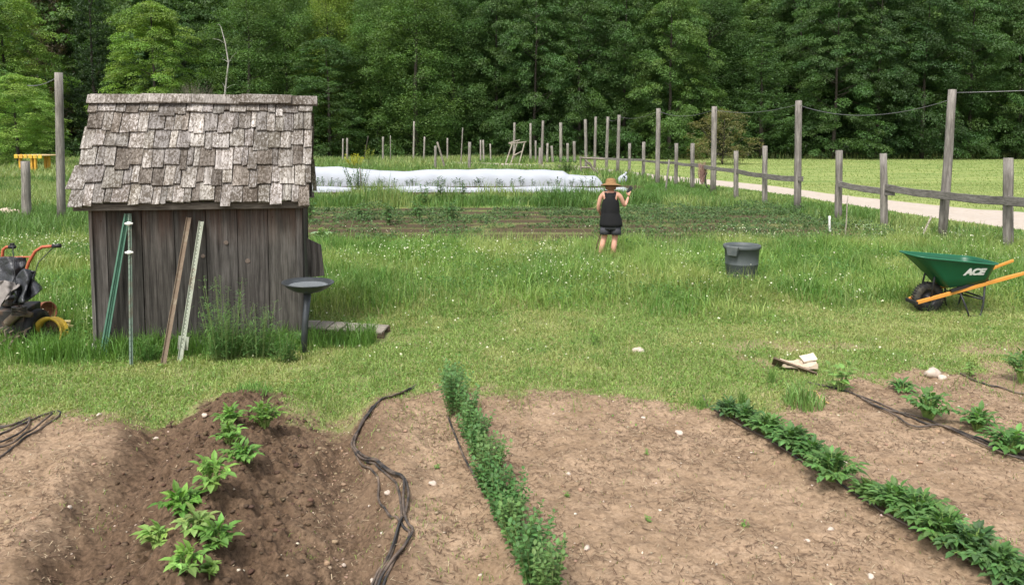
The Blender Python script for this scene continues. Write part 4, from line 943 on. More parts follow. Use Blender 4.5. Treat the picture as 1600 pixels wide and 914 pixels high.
def potato(name, loc, h, r, ns, base, label, group=None, cat='potato plant', dz=0, ls=1.0):
    """compound leaves: a bending stalk with paired leaflets and an end leaflet"""
    z0 = gz1(loc[0], loc[1]) + dz; e_ = empty(name, (loc[0], loc[1], z0), 0, label, cat, group); f_, s_ = MB(), MB()
    for i in range(int(ns * 1.5)):
        a_ = i * 2.4 + random.uniform(-.4, .4); rr = r * random.uniform(.55, 1.1) * (.35 + .65 * (i % 3 > 0)); H_ = h * random.uniform(.6, 1.05)
        p0_ = Vector((math.cos(a_), math.sin(a_), 0)) * .02; p2 = Vector((math.cos(a_) * rr, math.sin(a_) * rr, H_ * (1.0 - .35 * rr / r)))
        p1_ = p0_.lerp(p2, .45) + Vector((0, 0, H_ * .38)); pts = [p0_ * (1 - t) ** 2 + p1_ * 2 * t * (1 - t) + p2 * t * t for t in (0, .25, .5, .75, 1)]
        pts[0].z -= .02; s_.tube(pts, [.0045, .004, .003, .0025, .0015], 5, (1.2, 1.3, 1))
        cb = gc(base, .2)
        for k_, t in enumerate((.42, .58, .74, .88, 1.0)):
            i0_ = min(3, int(t * 4)); q = pts[i0_].lerp(pts[i0_ + 1], t * 4 - i0_); dr = (pts[i0_ + 1] - pts[i0_]).normalized(); sd_ = dr.cross(Vector((0, 0, 1))).normalized()
            sz = ls * (.6 + .5 * t) * random.uniform(.85, 1.15)
            if t < 1:
                for s2 in (-1, 1): f_.leaf(q, dr * .45 + sd_ * s2 + Vector((random.uniform(-.2, .2), random.uniform(-.2, .2), random.uniform(-.1, .5))), (0, 0, 1), .048 * sz, .027 * sz, .5, .3, gc(cb, .2))
            else: f_.leaf(q, dr + Vector((random.uniform(-.2, .2), 0, .2)), (0, 0, 1), .062 * sz, .036 * sz, .5, .3, gc(cb, .2))
    f_.build('foliage', M['leaf'], e_); s_.build('stem', M['stem'], e_); return e_
random.seed(33)
PG = (.11, .235, .045)
# hilled row of young potato plants, near to far
for px, py, h_, r_, ns, lb, bs in [
    (290, 893, .11, .085, 7, 'lowest single young potato plant on the dark ridge, nearest the camera', (.15, .30, .06)),
    (330, 905, .06, .04, 3, 'tiny sprig of potato leaves right of the nearest plant', (.15, .30, .06)),
    (245, 858, .10, .085, 6, 'pale young potato plant furthest left on the dark ridge', (.17, .32, .07)),
    (340, 862, .12, .10, 9, 'darker potato plant on the right side of the ridge near the camera', (.10, .24, .045)),
    (306, 832, .11, .09, 8, 'pale broad-leaved potato plant in the centre of the ridge cluster', (.18, .31, .08)),
    (282, 798, .13, .11, 13, 'bushy dark potato plant left of centre on the ridge', (.09, .22, .035)),
    (333, 770, .17, .11, 10, 'upright bright potato plant in the middle of the ridge', (.14, .29, .055)),
    (378, 722, .14, .11, 13, 'potato plant at the ridge crest above the middle gap, right one', (.10, .24, .045)),
    (358, 702, .13, .09, 10, 'potato plant at the ridge crest above the middle gap, left one', (.11, .25, .045)),
    (358, 665, .16, .09, 12, 'tall potato plant near the far end of the ridge, left', (.11, .25, .045)),
    (413, 668, .20, .12, 14, 'bushy potato plant at the far end of the ridge, right', (.10, .22, .04))]:
    q = at(px, py); yy_ = q.y
    for _ in range(6): z_ = gz1(q.x, q.y); q = at(px, py, z_)
    potato('potato_plant', (q.x, q.y), h_, r_, ns, (bs[0] * 1.3, bs[1] * 1.12, bs[2] * 1.25), lb, ls=.88 + .12 * (yy_ < 5))
# centre row: dense upright bushy plants
N_ = 17
for i in range(N_):
    t = i / (N_ - 1); t = t ** 1.0; y_ = M1.y - .30 + (M0.y + .12 - M1.y + .30) * t; x_ = row_x(M0, M1, y_) + random.uniform(-.05, .05)
    gap = .0
    if i == 3: x_ += .04
    ord_ = ['nearest', 'second', 'third', '', 'fourth', 'fifth', 'sixth', 'seventh', 'eighth', 'ninth', 'tenth', 'eleventh', 'twelfth', 'thirteenth', 'fourteenth', 'fifteenth', 'furthest'][i]
    stemmed('bushy_plant', (x_ + (.05 if i < 3 else 0), y_), (.30 if i < 3 else .27) * random.uniform(.92, 1.08) + .03 * (t > .8), .165 if i < 5 else .16, 18, 20, .038, .025, random.choice([(.10, .205, .06), (.085, .19, .055), (.12, .215, .065)]),
            f'{ord_} dense upright bushy plant counted from the camera along the centre row', 'garden plant', 'bushy plants in the centre row', bend=.3, sr=.003)
# right row: low dark potato plants along a drip line
RP = [(1135, 662, .12, .15), (1165, 672, .14, .16), (1195, 690, .15, .17), (1232, 712, .16, .19), (1262, 728, .12, .14), (1303, 762, .19, .25), (1352, 788, .12, .14), (1392, 812, .17, .22), (1432, 830, .16, .21), (1480, 862, .17, .22), (1525, 885, .17, .22), (1560, 908, .15, .18), (1590, 925, .12, .14)]
on_ = ['furthest', 'second furthest', 'third furthest', 'fourth furthest', 'fifth furthest', 'sixth furthest', 'seventh nearest', 'sixth nearest', 'fifth nearest', 'fourth nearest', 'third nearest', 'second nearest', 'nearest']
for i, (px, py, h_, r_) in enumerate(RP):
    q = at(px + random.uniform(-6, 6), py); potato('potato_plant', (q.x, q.y), h_ * random.uniform(.75, 1.3), r_ * random.uniform(.6, .85), 44 if r_ > .16 else 26, random.choice([(.085, .175, .05), (.10, .20, .055), (.08, .16, .055), (.12, .215, .06)]), f'{on_[i]} dark potato plant of the right hand diagonal row', 'potato plants of the right row', dz=.0, ls=.85)
for px, py, h_, r_, ns, lb in [(1450, 655, .26, .15, 22, 'fine-leaved green plant beside the far drip lines on the right'), (1527, 672, .18, .13, 14, 'small plant between the two far drip lines on the right'), (1582, 705, .17, .20, 26, 'spreading plant at the right edge over the drip lines'), (1597, 600, .32, .16, 18, 'dark large-leaved plant cut by the right edge'), (1408, 610, .10, .10, 8, 'little weed between the stones and the drip line')]:
    q = at(px, py); potato('garden_plant', (q.x, q.y), h_, r_, ns, (.10, .21, .055), lb, cat='garden plant')
for px, py, lb in [(1013, 812, 'tiny bright weed in the bare soil right of the centre row'), (1163, 822, 'tiny bright weed in bare soil between centre and right rows'), (885, 775, 'little grey-green sprig on bare soil beside the centre row'), (683, 735, 'tiny weed by a pale stone left of the centre row'), (1010, 708, 'tiny weed in upper soil between the rows')]:
    q = at(px, py); stemmed('weed', (q.x, q.y), .035, .03, 5, 5, .022, .012, (.16, .29, .07), lb, 'weed', sr=.0015)
# onion-like clump and bright leaves near the paper bag
def grass_clump(name, loc, h, r, nb, base, label, cat, wd=.008, lean=.6, group=None):
    n_ = nb; a_ = rng.uniform(0, 6.28, n_); rr = r * np.sqrt(rng.uniform(0, 1, n_)) * .5; z0 = gz1(loc[0], loc[1]); hf_ = 1 - .62 * (2 * rr / r) ** 2
    P = np.stack([np.cos(a_) * rr, np.sin(a_) * rr, 0 * a_ - .01], 1)
    o = blades(name, P, h * hf_ * rng.uniform(.5, 1.1, n_), wd * rng.uniform(.6, 1.3, n_), lean * rng.uniform(.2, 1.1, n_), gcol(n_, base, .3), M['grass'], rng)
    del o['kind']; o.location = (loc[0], loc[1], z0); return tag(o, label, cat, group)
q = at(1255, 632); grass_clump('grass_clump', (q.x, q.y), .32, .36, 150, (.17, .29, .08), 'strappy green clump in front of the paper bag', 'grass clump', .012)
q = at(1095, 640); grass_clump('grass_clump', (q.x, q.y), .22, .16, 70, (.15, .27, .06), 'strappy grass tuft at the head of the right hand row', 'grass clump', .008)
q = at(1205, 600); grass_clump('grass_clump', (q.x, q.y), .30, .06, 90, (.16, .27, .07), 'thin arching grass tuft left of the paper bag', 'grass clump', .006)
q = at(1160, 635); grass_clump('grass_clump', (q.x, q.y), .28, .05, 90, (.15, .27, .07), 'sparse tall blades above the right hand row', 'grass clump', .006)
q = at(1310, 612); stemmed('broadleaf_plant', (q.x, q.y), .26, .12, 6, 7, .10, .055, (.20, .34, .09), 'bright yellow-green broad leaves right of the strappy clump', 'weed')
q = at(1517, 588); stemmed('broadleaf_plant', (q.x, q.y), .16, .06, 4, 5, .07, .04, (.20, .34, .09), 'bright small leafy plant near the top right stones', 'weed')
q = at(395, 632); grass_clump('grass_clump', (q.x, q.y), .16, .35, 260, (.15, .30, .07), 'low feathery tuft at the far end of the dark ridge', 'grass clump', .005)
# weeds against the shed
def feathery(name, loc, h, r, nb, base, label):
    z0 = gz1(loc[0], loc[1]); e_ = empty(name, (loc[0], loc[1], z0), 0, label, 'weed'); f_, s_ = MB(), MB()
    for i in range(nb):
        a_ = random.uniform(0, 6.28); d_ = Vector((math.cos(a_), math.sin(a_) * .6, 0)) * r * random.uniform(.1, 1); H_ = h * random.uniform(.45, 1.05); tp_ = d_ + Vector((0, 0, H_)); b_ = d_ * .5
        s_.tube([b_, b_.lerp(tp_, .5) + Vector((0, 0, .03)), tp_], [.004, .003, .0015], 4)
        for k_ in range(60):
            t = random.uniform(.1, 1); q_ = b_.lerp(tp_, t); an = random.uniform(0, 6.28); L_ = (.09 - .05 * t) * random.uniform(.6, 1.3)
            f_.leaf(q_ + Vector((random.gauss(0, .02), random.gauss(0, .02), 0)), (math.cos(an), math.sin(an), random.uniform(.2, .9)), (0, 0, 1), L_, L_ * .13, .2, .1, gc(base, .3))
    f_.build('foliage', M['leaf'], e_); s_.build('stem', M['stem'], e_)
q = at(352, 562); feathery('feathery_weed', (q.x, q.y), .88, .36, 34, (.13, .25, .075), 'tall feathery weed growing against the middle of the shed front')
q = at(403, 560); feathery('feathery_weed', (q.x, q.y), .60, .28, 20, (.12, .23, .07), 'lower feathery weed left of the bird bath')
q = at(445, 566); feathery('feathery_weed', (q.x, q.y), .34, .18, 9, (.10, .21, .055), 'short feathery weed at the foot of the bird bath')
q = at(230, 566); feathery('feathery_weed', (q.x, q.y), .30, .25, 9, (.10, .22, .05), 'short weed at the foot of the shed between the T-posts and the rusty post')
x = rng.uniform(SHX - .5, SHX + 2.9, 5200); y = SHY + (x - SHX) * .2126 - np.abs(rng.normal(0, .15, 5200)) - .03; h = rng.uniform(.05, .30, 5200) * (.5 + 1.3 * fbm(x, y, 3, 3, 210))
blades('wall_foot_grass', np.stack([x, y, gz(x, y)], 1), h, rng.uniform(.004, .008, 5200), rng.uniform(.1, .7, 5200), gcol(5200, (.13, .255, .05), .3), M['grass'], rng, 'long grass growing up at the foot of the shed', 'grass')
x = rng.uniform(-9, -4.75, 16000); y = rng.uniform(7.7, 10.5, 16000); y = y + .0; h = rng.uniform(.12, .42, 16000) * (.6 + .6 * fbm(x, y, 1.5, 3, 200))
blades('left_tall_grass', np.stack([x, y, gz(x, y)], 1), h, rng.uniform(.004, .009, 16000), rng.uniform(.1, .6, 16000), gcol(16000, (.12, .25, .045), .3), M['grass'], rng, 'tall grass around the tiller left of the shed', 'grass')
for cx_, cy_, lb in ((gp_.x, gp_.y - .38, t_) for gp_, t_ in ((at(1158, 447), 'uncut grass tuft hiding the foot of the grey bin'), (at(951, 412), 'uncut grass tuft around the person\'s feet'))):
    grass_clump('grass_clump', (cx_, cy_), .22, .8, 520, (.115, .23, .045), lb, 'grass clump', .007, .6)
# clumps in the weedy belt before the row covers
for px, py, h_, r_, lb, bs in [(880, 323, .95, 1.3, 'largest rank grass clump in front of the row cover, left of the person', (.085, .175, .04)), (1003, 322, .85, 1.0, 'rank grass clump just right of the person', (.095, .19, .045)), (755, 318, .55, 1.4, 'green grass clump in the middle before the low row cover', (.09, .18, .04)), (820, 318, .45, .9, 'smaller grass clump left of the largest one', (.10, .19, .05)),
                     (596, 318, .60, 1.0, 'grass clump before the low row cover right of the stick', (.085, .175, .04)), (548, 320, .60, 1.0, 'grass clump nearest the shed before the low row cover', (.085, .175, .04)), (1035, 300, .6, 1.2, 'grass clump under the fence right of the person', (.10, .22, .04))]:
    q = at(px, py); grass_clump('grass_clump', (q.x, q.y), h_, r_ * 1.5, int(700 * r_), bs, lb, 'grass clump', .02, .7)
for px, py, h_, lb in [(664, 322, 1.0, 'broad-leaved milkweed-like plant before the row cover, left one'), (686, 318, 1.05, 'broad-leaved plant before the row cover, beside the left one'), (725, 316, .95, 'broad-leaved plant before the row cover, right one'), (655, 345, .8, 'broad-leaved weed among the garden rows below the milkweeds'), (706, 345, .75, 'broad-leaved weed among the garden rows, right of the other'), (608, 352, .7, 'dark weed at the left part of the garden rows'), (484, 345, .8, 'dark weed beside the right edge of the shed roof'), (570, 345, .6, 'upright weed in the left garden rows')]:
    q = at(px, py); stemmed('broadleaf_plant', (q.x, q.y), h_ * .8, .28, 6, 14, .17, .09, (.085, .19, .055), lb, 'weed', sr=.01)
q = at(560, 305); stemmed('leafy_bush', (q.x, q.y), 1.08, .6, 26, 26, .11, .06, (.07, .145, .05), 'dark leafy bush standing in front of the tall row cover', 'bush', sr=.01)
q = at(556, 268); e_ = stemmed('yellow_flowers', (q.x, q.y), 1.05, .9, 26, 16, .12, .09, (.45, .42, .03), 'yellow flowering weeds behind the row cover near the shed', 'flowers', sr=.01, leaf_low=.5)
q = at(576, 262); stemmed('yellow_flowers', (q.x, q.y), 1.5, .5, 12, 14, .12, .09, (.33, .37, .05), 'taller yellow-green weeds right of the yellow flowers', 'flowers', sr=.01, leaf_low=.5)
q = at(887, 274); stemmed('leafy_bush', (q.x, q.y), 1.0, .9, 26, 20, .16, .1, (.07, .16, .04), 'low green bush behind the right end of the row cover', 'bush', sr=.01)
# transplants in front of the tall cover
proto = None
for i, px in enumerate([497, 507, 520, 529, 543, 590, 596, 616, 636, 647, 668, 682, 694, 712, 722, 741, 752, 776, 783, 800, 818, 836, 858, 870, 893, 913, 925]):
    q = at(px + random.uniform(-2, 2), 292.5); 
    if proto is None:
        proto = stemmed('young_plant', (q.x, q.y), .34, .2, 4, 7, .17, .07, (.05, .105, .04), 'young dark plant in the row in front of the tall white cover', 'young plant', 'young plants before the white cover', sr=.01, leaf_low=.5)
    else:
        c_ = proto.copy(); C.objects.link(c_); c_.location = (q.x, q.y, 0); c_.rotation_euler = (0, 0, random.uniform(0, 6)); c_.scale = (random.uniform(.8, 1.2),) * 3
        for ch in list(proto.children): d_ = ch.copy(); C.objects.link(d_); d_.parent = c_
q = at(505, 377); stemmed('cabbage_plant', (q.x, q.y), .25, .22, 12, 6, .20, .14, (.30, .42, .22), 'pale green leafy crop at the left end of the garden rows', 'vegetable')
q = at(1362, 368); stemmed('cabbage_plant', (q.x, q.y), .28, .22, 9, 5, .2, .07, (.30, .40, .22), 'pale strappy plant at the right end of the garden rows', 'vegetable')
q = at(1142, 445); stemmed('broadleaf_plant', (q.x, q.y), .48, .15, 5, 8, .17, .06, (.17, .29, .09), 'long-leaved weed in front of the grey bin', 'weed')
q = at(930, 540); stemmed('broadleaf_plant', (q.x, q.y), .16, .07, 5, 9, .05, .025, (.15, .28, .05), 'small upright bright weed alone in the lawn', 'weed')
print('plants done')

# ------------------------------------------------------------------ wheelbarrow
M['wbgreen'] = plain('green_enamel', (.005, .080, .034), .38, var=.12, scale=6, bmp=0, spec=.5, usecol=True)
M['wbwood'] = plain('orange_stained_wood', (.60, .26, .045), .5, var=.22, scale=10, vec=(1, 9, 9), bmp=.15)
M['rubber'] = plain('rubber', (.018, .018, .018), .75, var=.3, scale=30, dirt=(.10, .09, .06), dirtamt=(.5, .75))
gp = at(1449, 489); gp.z = gz1(gp.x, gp.y)
wb = empty('wheelbarrow', gp, R(1), 'green wheelbarrow with orange wooden handles standing on the grass', 'wheelbarrow'); wb.scale = (1.0, 1.0, 1.0)
wh = MB(); ax = Matrix.Rotation(R(90), 3, 'X')
prof = [(.105, -.035), (.12, -.045), (.16, -.05), (.19, -.038), (.203, -.015), (.203, .015), (.19, .038), (.16, .05), (.12, .045), (.105, .035)]
wh.lathe(prof, 40, (0, 0, .2), ax, close=True)
for k_ in range(36):
    a_ = k_ * math.tau / 36; wh.box((.204 * math.cos(a_), 0, .2 + .204 * math.sin(a_)), (.010, .075, .012), Matrix.Rotation(-a_, 3, 'Y'))
whe = empty('wheel'); whe.parent = wb; wh.build('tyre', M['rubber'], whe, True)
g = MB(); g.lathe([(.108, -.03), (.09, -.01), (.03, -.006), (.02, -.06), (.001, -.06)], 24, (0, 0, .2), ax); g.lathe([(.108, .03), (.09, .01), (.03, .006), (.02, .06), (.001, .06)], 24, (0, 0, .2), ax); g.build('rim', M['black'], whe, True)
def bar_pt(x_, s_): return Vector((x_, s_ * (.10 + (x_ + .2) * .125), .155 + (x_ + .2) * .32))
for s_ in (-1, 1):
    g = MB(); a_, b_ = bar_pt(-.2, s_), bar_pt(1.31, s_); rs = []
    for i in range(9):
        c_ = a_.lerp(b_, i / 8); k_ = 1 if i < 7 else .8; rs.append([c_ + Vector((0, u_ * .019 * k_, v_ * .024 * k_)) for u_, v_ in ((-1, -1), (1, -1), (1, 1), (-1, 1))])
    g.rings(rs, cap=True); g.build('handle', M['wbwood'], wb, bevel=.006)
    g = MB(); g.tube([bar_pt(.62, s_) - Vector((0, 0, .02)), Vector((.585, s_ * .24, .16)), Vector((.55, s_ * .25, .012)), Vector((.50, s_ * .25, .004)), Vector((.40, s_ * .25, .012)), Vector((.36, s_ * .23, .14)), bar_pt(.32, s_) - Vector((0, 0, .02))], .0125, 8)
    g.build('leg', M['black'], wb, True)
    g = MB(); g.tube([bar_pt(-.03, s_) + Vector((0, 0, .02)), Vector((.0, s_ * .12, .44)), Vector((.02, s_ * .11, .53))], .012, 8); g.build('brace', M['black'], wb, True)
    g = MB(); g.box(bar_pt(.43, s_) + Vector((0, 0, .042)), (.50, .04, .036), Matrix.Rotation(R(-17.7), 3, 'Y')); g.build('riser', M['black'], wb)
g = MB(); g.tube([(.60, -.23, .24), (.60, .23, .24)], .012, 8); g.build('crossbar', M['black'], wb, True)
g = MB(); g.tube([(.35, .22, .25), (.59, -.23, .22)], .011, 8); g.build('crossbar', M['black'], wb, True)
g = MB(); g.box((-.215, 0, .145), (.03, .27, .045)); g.build('front_bumper', M['black'], wb, bevel=.005)
g = MB(); g.tube([(0, -.13, .2), (0, .13, .2)], .011, 10); g.build('axle', M['black'], wb, True)
def rrect(x0, x1, hw0, hw1, zf, rc, n=6):
    cs = [((x1 - rc), (hw1 - rc), 0), ((x0 + rc), (hw0 - rc), 90), ((x0 + rc), -(hw0 - rc), 180), ((x1 - rc), -(hw1 - rc), 270)]; out = []
    for cx, cy, a0 in cs:
        for i in range(n + 1):
            a_ = R(a0 + 90 * i / n); x_ = cx + rc * math.cos(a_); out.append(Vector((x_, cy + rc * math.sin(a_), zf(x_))))
    return out
zb = lambda x_: .285 + (x_ - .02) * .245 - .0
rimz = lambda x_: .785 - (x_ + .30) * .085 - .02 * math.sin(max(0, min(1, (x_ + .3) / 1.2)) * math.pi)
bot = rrect(.16, .66, .17, .21, lambda x_: .355 + (x_ - .16) * .19, .06); top_ = rrect(-.30, .735, .26, .34, rimz, .15)
rs = [[bot[0] * 0 + sum(bot, Vector()) / len(bot)] * len(bot), bot]
for f_ in (.06, .3, .6, .9, 1.0): rs.append([a_.lerp(b_, f_) + Vector((0, 0, -.02 * (f_ < .1))) for a_, b_ in zip(bot, top_)])
cen_ = sum(top_, Vector()) / len(top_)
lip = [p_ + (Vector((p_.x, p_.y, 0)) - Vector((cen_.x, cen_.y, 0))).normalized() * .018 for p_ in top_]; lip2 = [p_ - Vector((0, 0, .018)) for p_ in lip]
g = MB(); g.rings(rs); tray = g.build('tray', M['wbgreen'], wb, True); so = tray.modifiers.new('s', 'SOLIDIFY'); so.thickness = .004
g = MB(); loop = [p_ + Vector((0, 0, .0)) for p_ in lip]; g.tube(loop + [loop[0], loop[1]], .010, 8, (2.2, 1.5, 1.6), cap=False); g.build('rim', M['wbgreen'], tray, True)  # enamel tint raised along the rim as a painted highlight
# lettering on the near side of the tray
i0_ = bot[14 + 6]; pA, pB = bot[20], bot[21]; tA, tB = top_[20], top_[21]
fc_ = (pA + pB + tA + tB) / 4; ux = ((tB - tA).normalized() + (pB - pA).normalized()).normalized(); uy = ((tA + tB) / 2 - (pA + pB) / 2).normalized(); uz = ux.cross(uy).normalized(); uy = uz.cross(ux)
tcv = bpy.data.curves.new('lettering', 'FONT'); tcv.body = 'ACE'; tcv.size = .13; tcv.offset = .008; tcv.extrude = .0012; tcv.shear = .25; tcv.align_x = 'CENTER'; tcv.align_y = 'CENTER'; tcv.space_character = .92
to = bpy.data.objects.new('t', tcv); C.objects.link(to); bpy.context.view_layer.update(); dg = bpy.context.evaluated_depsgraph_get()
tme = bpy.data.meshes.new_from_object(to.evaluated_get(dg)); bpy.data.objects.remove(to)
tme.materials.clear(); m, n, l, p = newmat('white_lettering'); p.inputs['Base Color'].default_value = (.8, .8, .8, 1); tme.materials.append(m)
from mathutils.bvhtree import BVHTree
bv = BVHTree.FromPolygons([v_.co for v_ in tray.data.vertices], [tuple(p_.vertices) for p_ in tray.data.polygons])
c0_ = fc_ + ux * .12 + uy * .015
for v_ in tme.vertices:
    q = c0_ + ux * v_.co.x + uy * v_.co.y; hit = bv.ray_cast(q + uz * .15, -uz)
    v_.co = (hit[0] if hit[0] else q) + uz * (.007 + v_.co.z)
lo = bpy.data.objects.new('lettering', tme); C.objects.link(lo); lo.parent = tray

# ------------------------------------------------------------------ grey bin
gp = at(1158, 447); gp.z = gz1(gp.x, gp.y)
bn = empty('garbage_bin', gp, R(20), 'round grey plastic bin standing in the tall grass, no lid', 'bin')
M['bin'] = plain('grey_plastic', (.075, .088, .088), .55, var=.15, scale=8, bmp=.1, dirt=(.13, .14, .13))
g = MB(); g.lathe([(.001, .02), (.205, .02), (.215, .0), (.222, .04), (.245, .36), (.249, .365), (.249, .38), (.246, .385), (.262, .60), (.276, .605), (.284, .62), (.284, .655), (.276, .662), (.258, .66), (.25, .60), (.21, .03), (.001, .03)], 48); g.build('body', M['bin'], bn, True)
for a_ in (R(205), R(25)):
    c_ = Vector((math.cos(a_), math.sin(a_), 0)); t_ = Vector((-math.sin(a_), math.cos(a_), 0)); g = MB()
    g.rings([[c_ * r_ + t_ * u_ + Vector((0, 0, z_)) for u_, z_ in ((-.10, .655), (-.075, .52), (.075, .52), (.10, .655))] for r_ in (.262, .315)], cap=True); g.build('handle', M['bin'], bn, bevel=.006)

# ------------------------------------------------------------------ drip lines
def gpts(px, off=0.0):
    P_ = [at(*q_) for q_ in px]; out = []
    for i in range(len(P_) - 1):
        p0_, p1_, p2_, p3_ = P_[max(i - 1, 0)], P_[i], P_[i + 1], P_[min(i + 2, len(P_) - 1)]
        for k_ in range(10):
            t = k_ / 10; out.append(.5 * ((2 * p1_) + (p2_ - p0_) * t + (2 * p0_ - 5 * p1_ + 4 * p2_ - p3_) * t * t + (3 * p1_ - p0_ - 3 * p2_ + p3_) * t ** 3))
    out.append(P_[-1].copy())
    X = np.array([q_.x for q_ in out]); Y = np.array([q_.y for q_ in out]); Z = gz(X, Y); Z = np.maximum(Z, np.convolve(np.pad(Z, 3, 'edge'), np.ones(7) / 7, 'valid')); Z = np.convolve(np.pad(Z, 1, 'edge'), np.ones(3) / 3, 'valid')
    return [Vector((x_, y_, z_ + off)) for x_, y_, z_ in zip(X, Y, Z)]
def hose(px, label, r=.0082, off=.009, group=None):
    g = MB(); g.tube(gpts(px, off), r, 8); return tag(g.build('drip_hose', M['hose'], None, True), label, 'hose', group)
hose([(650, 604), (610, 628), (572, 652), (556, 672), (552, 690), (580, 722), (612, 752), (624, 790), (627, 828), (612, 862), (588, 900), (572, 935)], 'black hose of the middle bundle that swings furthest right behind, outer strand', off=.010)
hose([(648, 608), (600, 634), (566, 660), (551, 684), (566, 715), (590, 742), (592, 778), (612, 815), (628, 838), (640, 852), (615, 890), (590, 935)], 'black hose of the middle bundle making the left loop', off=.012)
hose([(640, 612), (596, 640), (560, 668), (556, 694), (592, 728), (624, 756), (638, 788), (634, 820), (625, 838), (604, 870), (578, 905), (560, 935)], 'black hose of the middle bundle making the right loop', off=.024)
hose([(582, 645), (562, 665), (549, 680), (560, 704), (598, 736), (629, 768), (630, 806), (634, 835), (645, 852), (632, 872), (600, 905), (582, 935)], 'black hose on top of the middle bundle crossing at the near end', off=.030)
hose([(-30, 735), (5, 715), (35, 690), (70, 668), (93, 650), (88, 644), (55, 655), (20, 672), (-30, 690)], 'black hose loop at the left edge, right hand strand', off=.010)
hose([(-30, 705), (10, 692), (40, 672), (45, 658), (20, 668), (-30, 680)], 'black hose loop at the left edge, inner strand', off=.022)
hose([(-30, 668), (10, 668), (42, 662), (46, 655)], 'short black hose strand at the left edge, upper one', off=.012)
hose([(-30, 712), (15, 700), (52, 676), (82, 652)], 'black hose at the left edge lying between the loops', off=.030)
hose([(700, 660), (722, 715), (748, 765), (778, 812), (803, 860), (830, 940)], 'black drip line along the left foot of the bushy centre row', off=.012)
hose([(1098, 620), (1112, 646), (1150, 672), (1200, 700), (1260, 738), (1330, 782), (1400, 828), (1480, 872), (1560, 915), (1600, 940)], 'black drip line running through the right hand potato row', off=.014)
hose([(1120, 632), (1140, 655), (1165, 675)], 'short black hose beside the head of the right hand row', off=.014)
hose([(1262, 600), (1300, 608), (1345, 622), (1390, 640), (1440, 662), (1480, 668), (1520, 684), (1570, 702), (1640, 720)], 'upper black drip line on the right, of three side by side', off=.012)
hose([(1340, 622), (1375, 640), (1420, 650), (1470, 666), (1530, 690), (1580, 712), (1640, 728)], 'middle black drip line on the right, of three side by side', off=.014)
hose([(1345, 628), (1395, 652), (1430, 672), (1480, 672), (1530, 698), (1570, 715), (1640, 736)], 'lower black drip line on the right, of three side by side', off=.024)
hose([(1500, 585), (1530, 600), (1560, 606), (1592, 616), (1640, 620)], 'short black drip line in the upper right corner bed', off=.012)

# ------------------------------------------------------------------ stones
M['stone'] = plain('stone', (.50, .42, .35), .9, var=.2, scale=25, bmp=.4, dirt=(.33, .25, .18), dirtamt=(.5, .7))
def stone(px, py, s, label, k=(1, 1, 1), fl=.6, name='stone', z=None):
    q = at(px, py); r_ = np.random.default_rng(int(px * 7 + py)); g = MB(); rings = []
    for i in range(7):
        la = math.pi * i / 6; rings.append([Vector((math.sin(la) * math.cos(a_), math.sin(la) * math.sin(a_) * .8, math.cos(la) * fl)) * s * (1 + .16 * math.sin(a_ * 2 + i + px) + r_.uniform(-.07, .07)) for a_ in np.linspace(0, math.tau, 12, endpoint=False)])
    g.rings(rings[::-1], k); o = g.build(name, M['stone'], None, True); o.location = (q.x, q.y, gz1(q.x, q.y) + s * .22 if z is None else z); o.rotation_euler.z = r_.uniform(0, 6)
    return tag(o, label, 'stone')
for a_ in [(1061, 678, .034, 'pinkish stone at the upper left of the right hand row'), (676, 762, .028, 'pale flat stone left of the centre row'), (605, 771, .024, 'long pale stone lying between the middle hoses'), (1457, 588, .085, 'large pale stone in the upper right bed'), (1472, 592, .045, 'smaller stone touching the large pale one'),
    (917, 858, .022, 'small pale stone right of the nearest bushy plant'), (1361, 900, .022, 'small white stone at the bottom right'), (1320, 727, .018, 'tiny white stone beside the right hand row'), (1298, 830, .02, 'small white stone below the large round potato plant'), (582, 892, .018, 'small pale stone left of the middle hoses at the bottom'), (536, 850, .016, 'small white stone in the furrow'),
    (243, 668, .02, 'small white stone left of the dark ridge'), (320, 656, .028, 'flat pale stone left of the far end of the ridge'), (155, 655, .022, 'small buff stone at the edge of the left grass'), (108, 788, .02, 'small white stone in the left soil'), (1005, 655, .02, 'buff stone in upper soil between centre and right rows'), (888, 742, .018, 'thin pale stone right of the centre row'),
    (997, 552, .07, 'flat brown stone lying in the lawn'), (1330, 445, .10, 'brownish molehill-like stone in grass left of the wheelbarrow'), (950, 432, .10, 'grey-pink stone hidden in grass below the person'), (1208, 683, .016, 'tiny stone near the far end of the right hand row'), (1262, 846, .014, 'tiny pale stone in lower soil between the rows')]:
    stone(*a_)
for i, (px, py, s_) in enumerate([(4, 342, .30), (22, 341, .25), (34, 340, .18), (12, 336, .22), (29, 331, .16)]):
    stone(px, py, s_, ['wide pale rock of the pile at the left edge', 'middle pale rock of the left rock pile', 'small rightmost rock of the left rock pile', 'rock behind in the left rock pile', 'highest little rock of the left rock pile'][i], (1.3, 1.25, 1.2), .7)

